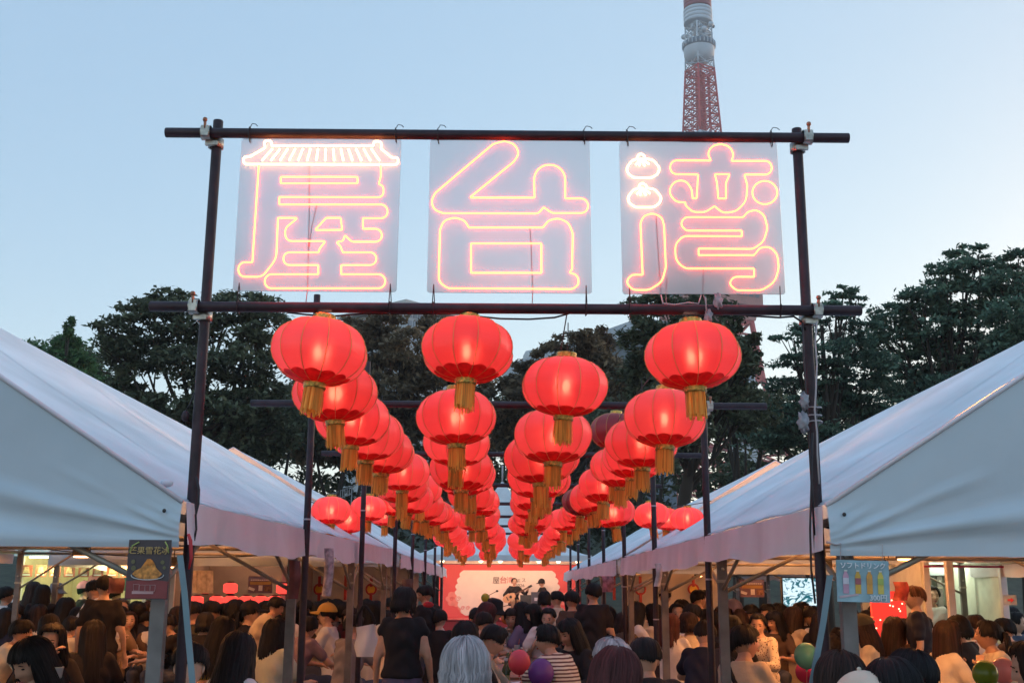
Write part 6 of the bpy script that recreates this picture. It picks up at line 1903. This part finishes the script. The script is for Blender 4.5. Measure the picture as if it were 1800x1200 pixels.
def table(x, y0, y1, lab, w=.75, z=.72):
    t = thing('folding_table', lab, 'table', (x, (y0 + y1) / 2, 0), 0, 'long folding tables'); l = y1 - y0
    n = 5
    for k in range(n):
        MB().box((-w / 2 + (k + .5) * w / n, 0, z - .012), (w / n - .006, l, .024)).build('plank', TT, t)
    for sx in (-1, 1):
        for sy in (-1, 1):
            MB().tube([(sx * (w / 2 - .06), sy * (l / 2 - .15), z - .03), (sx * (w / 2 - .04), sy * (l / 2 - .08), 0)], .014, 6).build('leg', TL, t)
    for sy in (-1, 1):
        MB().box((0, sy * (l / 2 - .15), z - .04), (w - .1, .03, .03)).build('cross_bar', TL, t)
    return t


table(.10, 8.6, 10.6, 'long plank table in the aisle with the pink balloon'); table(.12, 10.9, 12.9, 'long plank table in the aisle with the row of bottles'); table(.12, 13.2, 15.2, 'long plank table in the aisle farthest toward the stage'); table(.14, 15.5, 18.5, 'long plank table in the aisle with white paper tray')
table(-2.9, 5.2, 7.2, 'long plank table under the mango poster tent'); table(-2.4, 8.0, 10.4, 'long plank table farther inside the mango poster tent')
table(2.3, 7.6, 9.8, 'long plank table under the soft drink tent edge'); table(4.0, 5.6, 8.6, 'long plank table deep under the soft drink tent')
BOT = mat('bottle_green', (.02, .05, .02), .12, spec=.6, transl=.2); LBL = mat('bottle_label', (.30, .28, .14), .5); AMB = mat('bottle_amber', (.10, .05, .015), .12, transl=.2)


def bottle(px, py, Y, lab, h=.22, m_=BOT, zt=None):
    p = at(px, py, Y); zb = zt
    t = thing('drink_bottle', lab, 'bottle', (p.x, p.y, zb), 0, 'bottles on the centre table')
    s = h / .22
    MB().lathe([(0, 0), (.030 * s, .002), (.032 * s, .01), (.032 * s, .12 * s), (.026 * s, .145 * s), (.013 * s, .175 * s), (.012 * s, .208 * s), (0, .209 * s)], 16).build('glass', m_, t)
    MB().lathe([(.0326 * s, .03 * s), (.0328 * s, .095 * s)], 16).build('label', LBL, t)
    MB().lathe([(.014 * s, .2 * s), (.0145 * s, .22 * s), (0, .221 * s)], 12).build('cap', WIRE, t)


tz0, tz1 = .72, .72
bottle(889, 1180, 9.7, 'tall green bottle beside the pink balloon', .24, zt=tz0)
for k, (px, Y, m_, lb) in enumerate(((893, 11.6, BOT, 'green bottle nearest the bowing person in beige'), (902, 12.0, BOT, 'green bottle second from the bowing person'), (917, 12.3, AMB, 'amber bottle in the middle of the centre table'), (925, 11.8, BOT, 'green bottle nearest the striped shirt'), (900, 16.2, AMB, 'slim amber bottle on the farther centre table'))):
    bottle(px, 1140, Y, lb, .21, m_, zt=tz0 if Y < 6 else tz1)
PAP = mat('paper_white', (.66, .62, .68), .6)
for k, (px, py, Y, w, l, rz, lb) in enumerate(((905, 1170, 10.2, .16, .22, .3, 'white leaflet under the pink balloon'), (880, 1180, 9.2, .2, .25, -.2, 'white leaflet near the tall green bottle'), (910, 1118, 17.0, .26, .2, .1, 'white paper tray on the farther centre table'), (925, 1125, 16.4, .2, .2, .5, 'white paper napkin before the long haired person'))):
    p = at(px, py, Y); z = tz0 if Y < 6.05 else tz1
    o = MB().grid(lambda u, v: ((u - .5) * w, (v - .5) * l, .004 + .006 * math.sin(u * 5 + v * 3) ** 2), 6, 6).build('paper_sheet', PAP, None, (p.x, p.y, z)); o.rotation_euler = (0, 0, rz)
    tag(o, lb, 'paper')
p = at(909, 1125, 14.2)
dt = thing('drink_glass', 'tall glass of orange drink standing among the bottles', 'drink', (p.x, 14.2, tz1))
MB().lathe([(0, .002), (.030, .002), (.036, .15), (.034, .15), (.029, .006)], 16).build('glass', mat('glass_clear', (.6, .6, .6), .08, transl=.6), dt)
MB().lathe([(0, .006), (.028, .006), (.032, .115), (0, .116)], 16).build('drink', mat('orange_drink', (.7, .28, .05), .2, transl=.3), dt)
MB().tube([(.0, 0, .02), (.03, 0, .22)], .004, 6).build('straw', mat('straw', (.6, .12, .05)), dt)
p = at(97, 1172, 6.0)
cp = thing('clear_cup', 'clear cup with a bright lit rim held by the person in black', 'cup', (p.x, p.y, p.z - .12))
MB().lathe([(0, 0), (.030, 0), (.042, .12), (.040, .12), (.028, .005)], 18).build('cup_wall', mat('glass_clear', (.6, .6, .6)), cp)
MB().lathe([(.0405, .117), (.0425, .119), (.0425, .123), (.0405, .123)], 18).build('rim', mat('cup_rim', (.75, .62, .45), .3), cp)

# red apron and pouch, tote bag, hair band
for (px, py, Y, nm, lab, cat, c, sz) in ((753, 1062, 11.85, 'red_pouch', 'red pouch held by the standing person at the aisle posts', 'pouch', 'red', (.055, .02, .032)),):
    tag(MB().ball(at(px, py, Y), sz, 14, 8).build(nm, cloth(c)), lab, cat)
p = at(643, 1118, 9.6)
tb = thing('tote_bag', 'white cloth tote bag hanging beside the person in loose white', 'bag', p)


def tote(u, v):
    a = 2 * PI * u; w = .075 + .035 * v + .008 * math.sin(9 * v + 2)
    return (w * math.cos(a) + .03 * v * v, (.045 * math.sin(a) + .008 * math.sin(3 * a + 6 * v)) * (.4 + 1.1 * v), .09 - .25 * v + .015 * math.cos(a) * (1 - v))


MB().grid(tote, 20, 8).build('bag_body', cloth('white'), tb)
MB().tube([(-.08, -.02, .10), (-.07, -.03, .18), (-.03, -.02, .24), (-.02, -.02, .25)], .012, 6).build('handle', cloth('black'), tb)
MB().tube([(.08, -.02, .10), (.05, -.03, .18), (.0, -.02, .24), (-.02, -.02, .25)], .012, 6).build('handle', cloth('black'), tb)
p = at(645, 1172, 12.0); p.z = .45
ch = thing('folding_chair', 'dark folding chair with reddish seat beside the third pipe post', 'chair', (p.x, 12.0, 0))
MB().box((0, 0, p.z + .0), (.36, .36, .03)).build('seat', mat('seat_red', (.22, .07, .06), .6), ch)
for sx in (-1, 1):
    MB().tube([(sx * .17, -.17, 0), (sx * .17, .16, p.z + .0)], .012, 6).build('leg', TL, ch); MB().tube([(sx * .17, .17, 0), (sx * .17, -.16, p.z)], .012, 6).build('leg', TL, ch)
if PW and DEV:
    print('LIFTS', len(PW)); [print('  ', x) for x in PW]
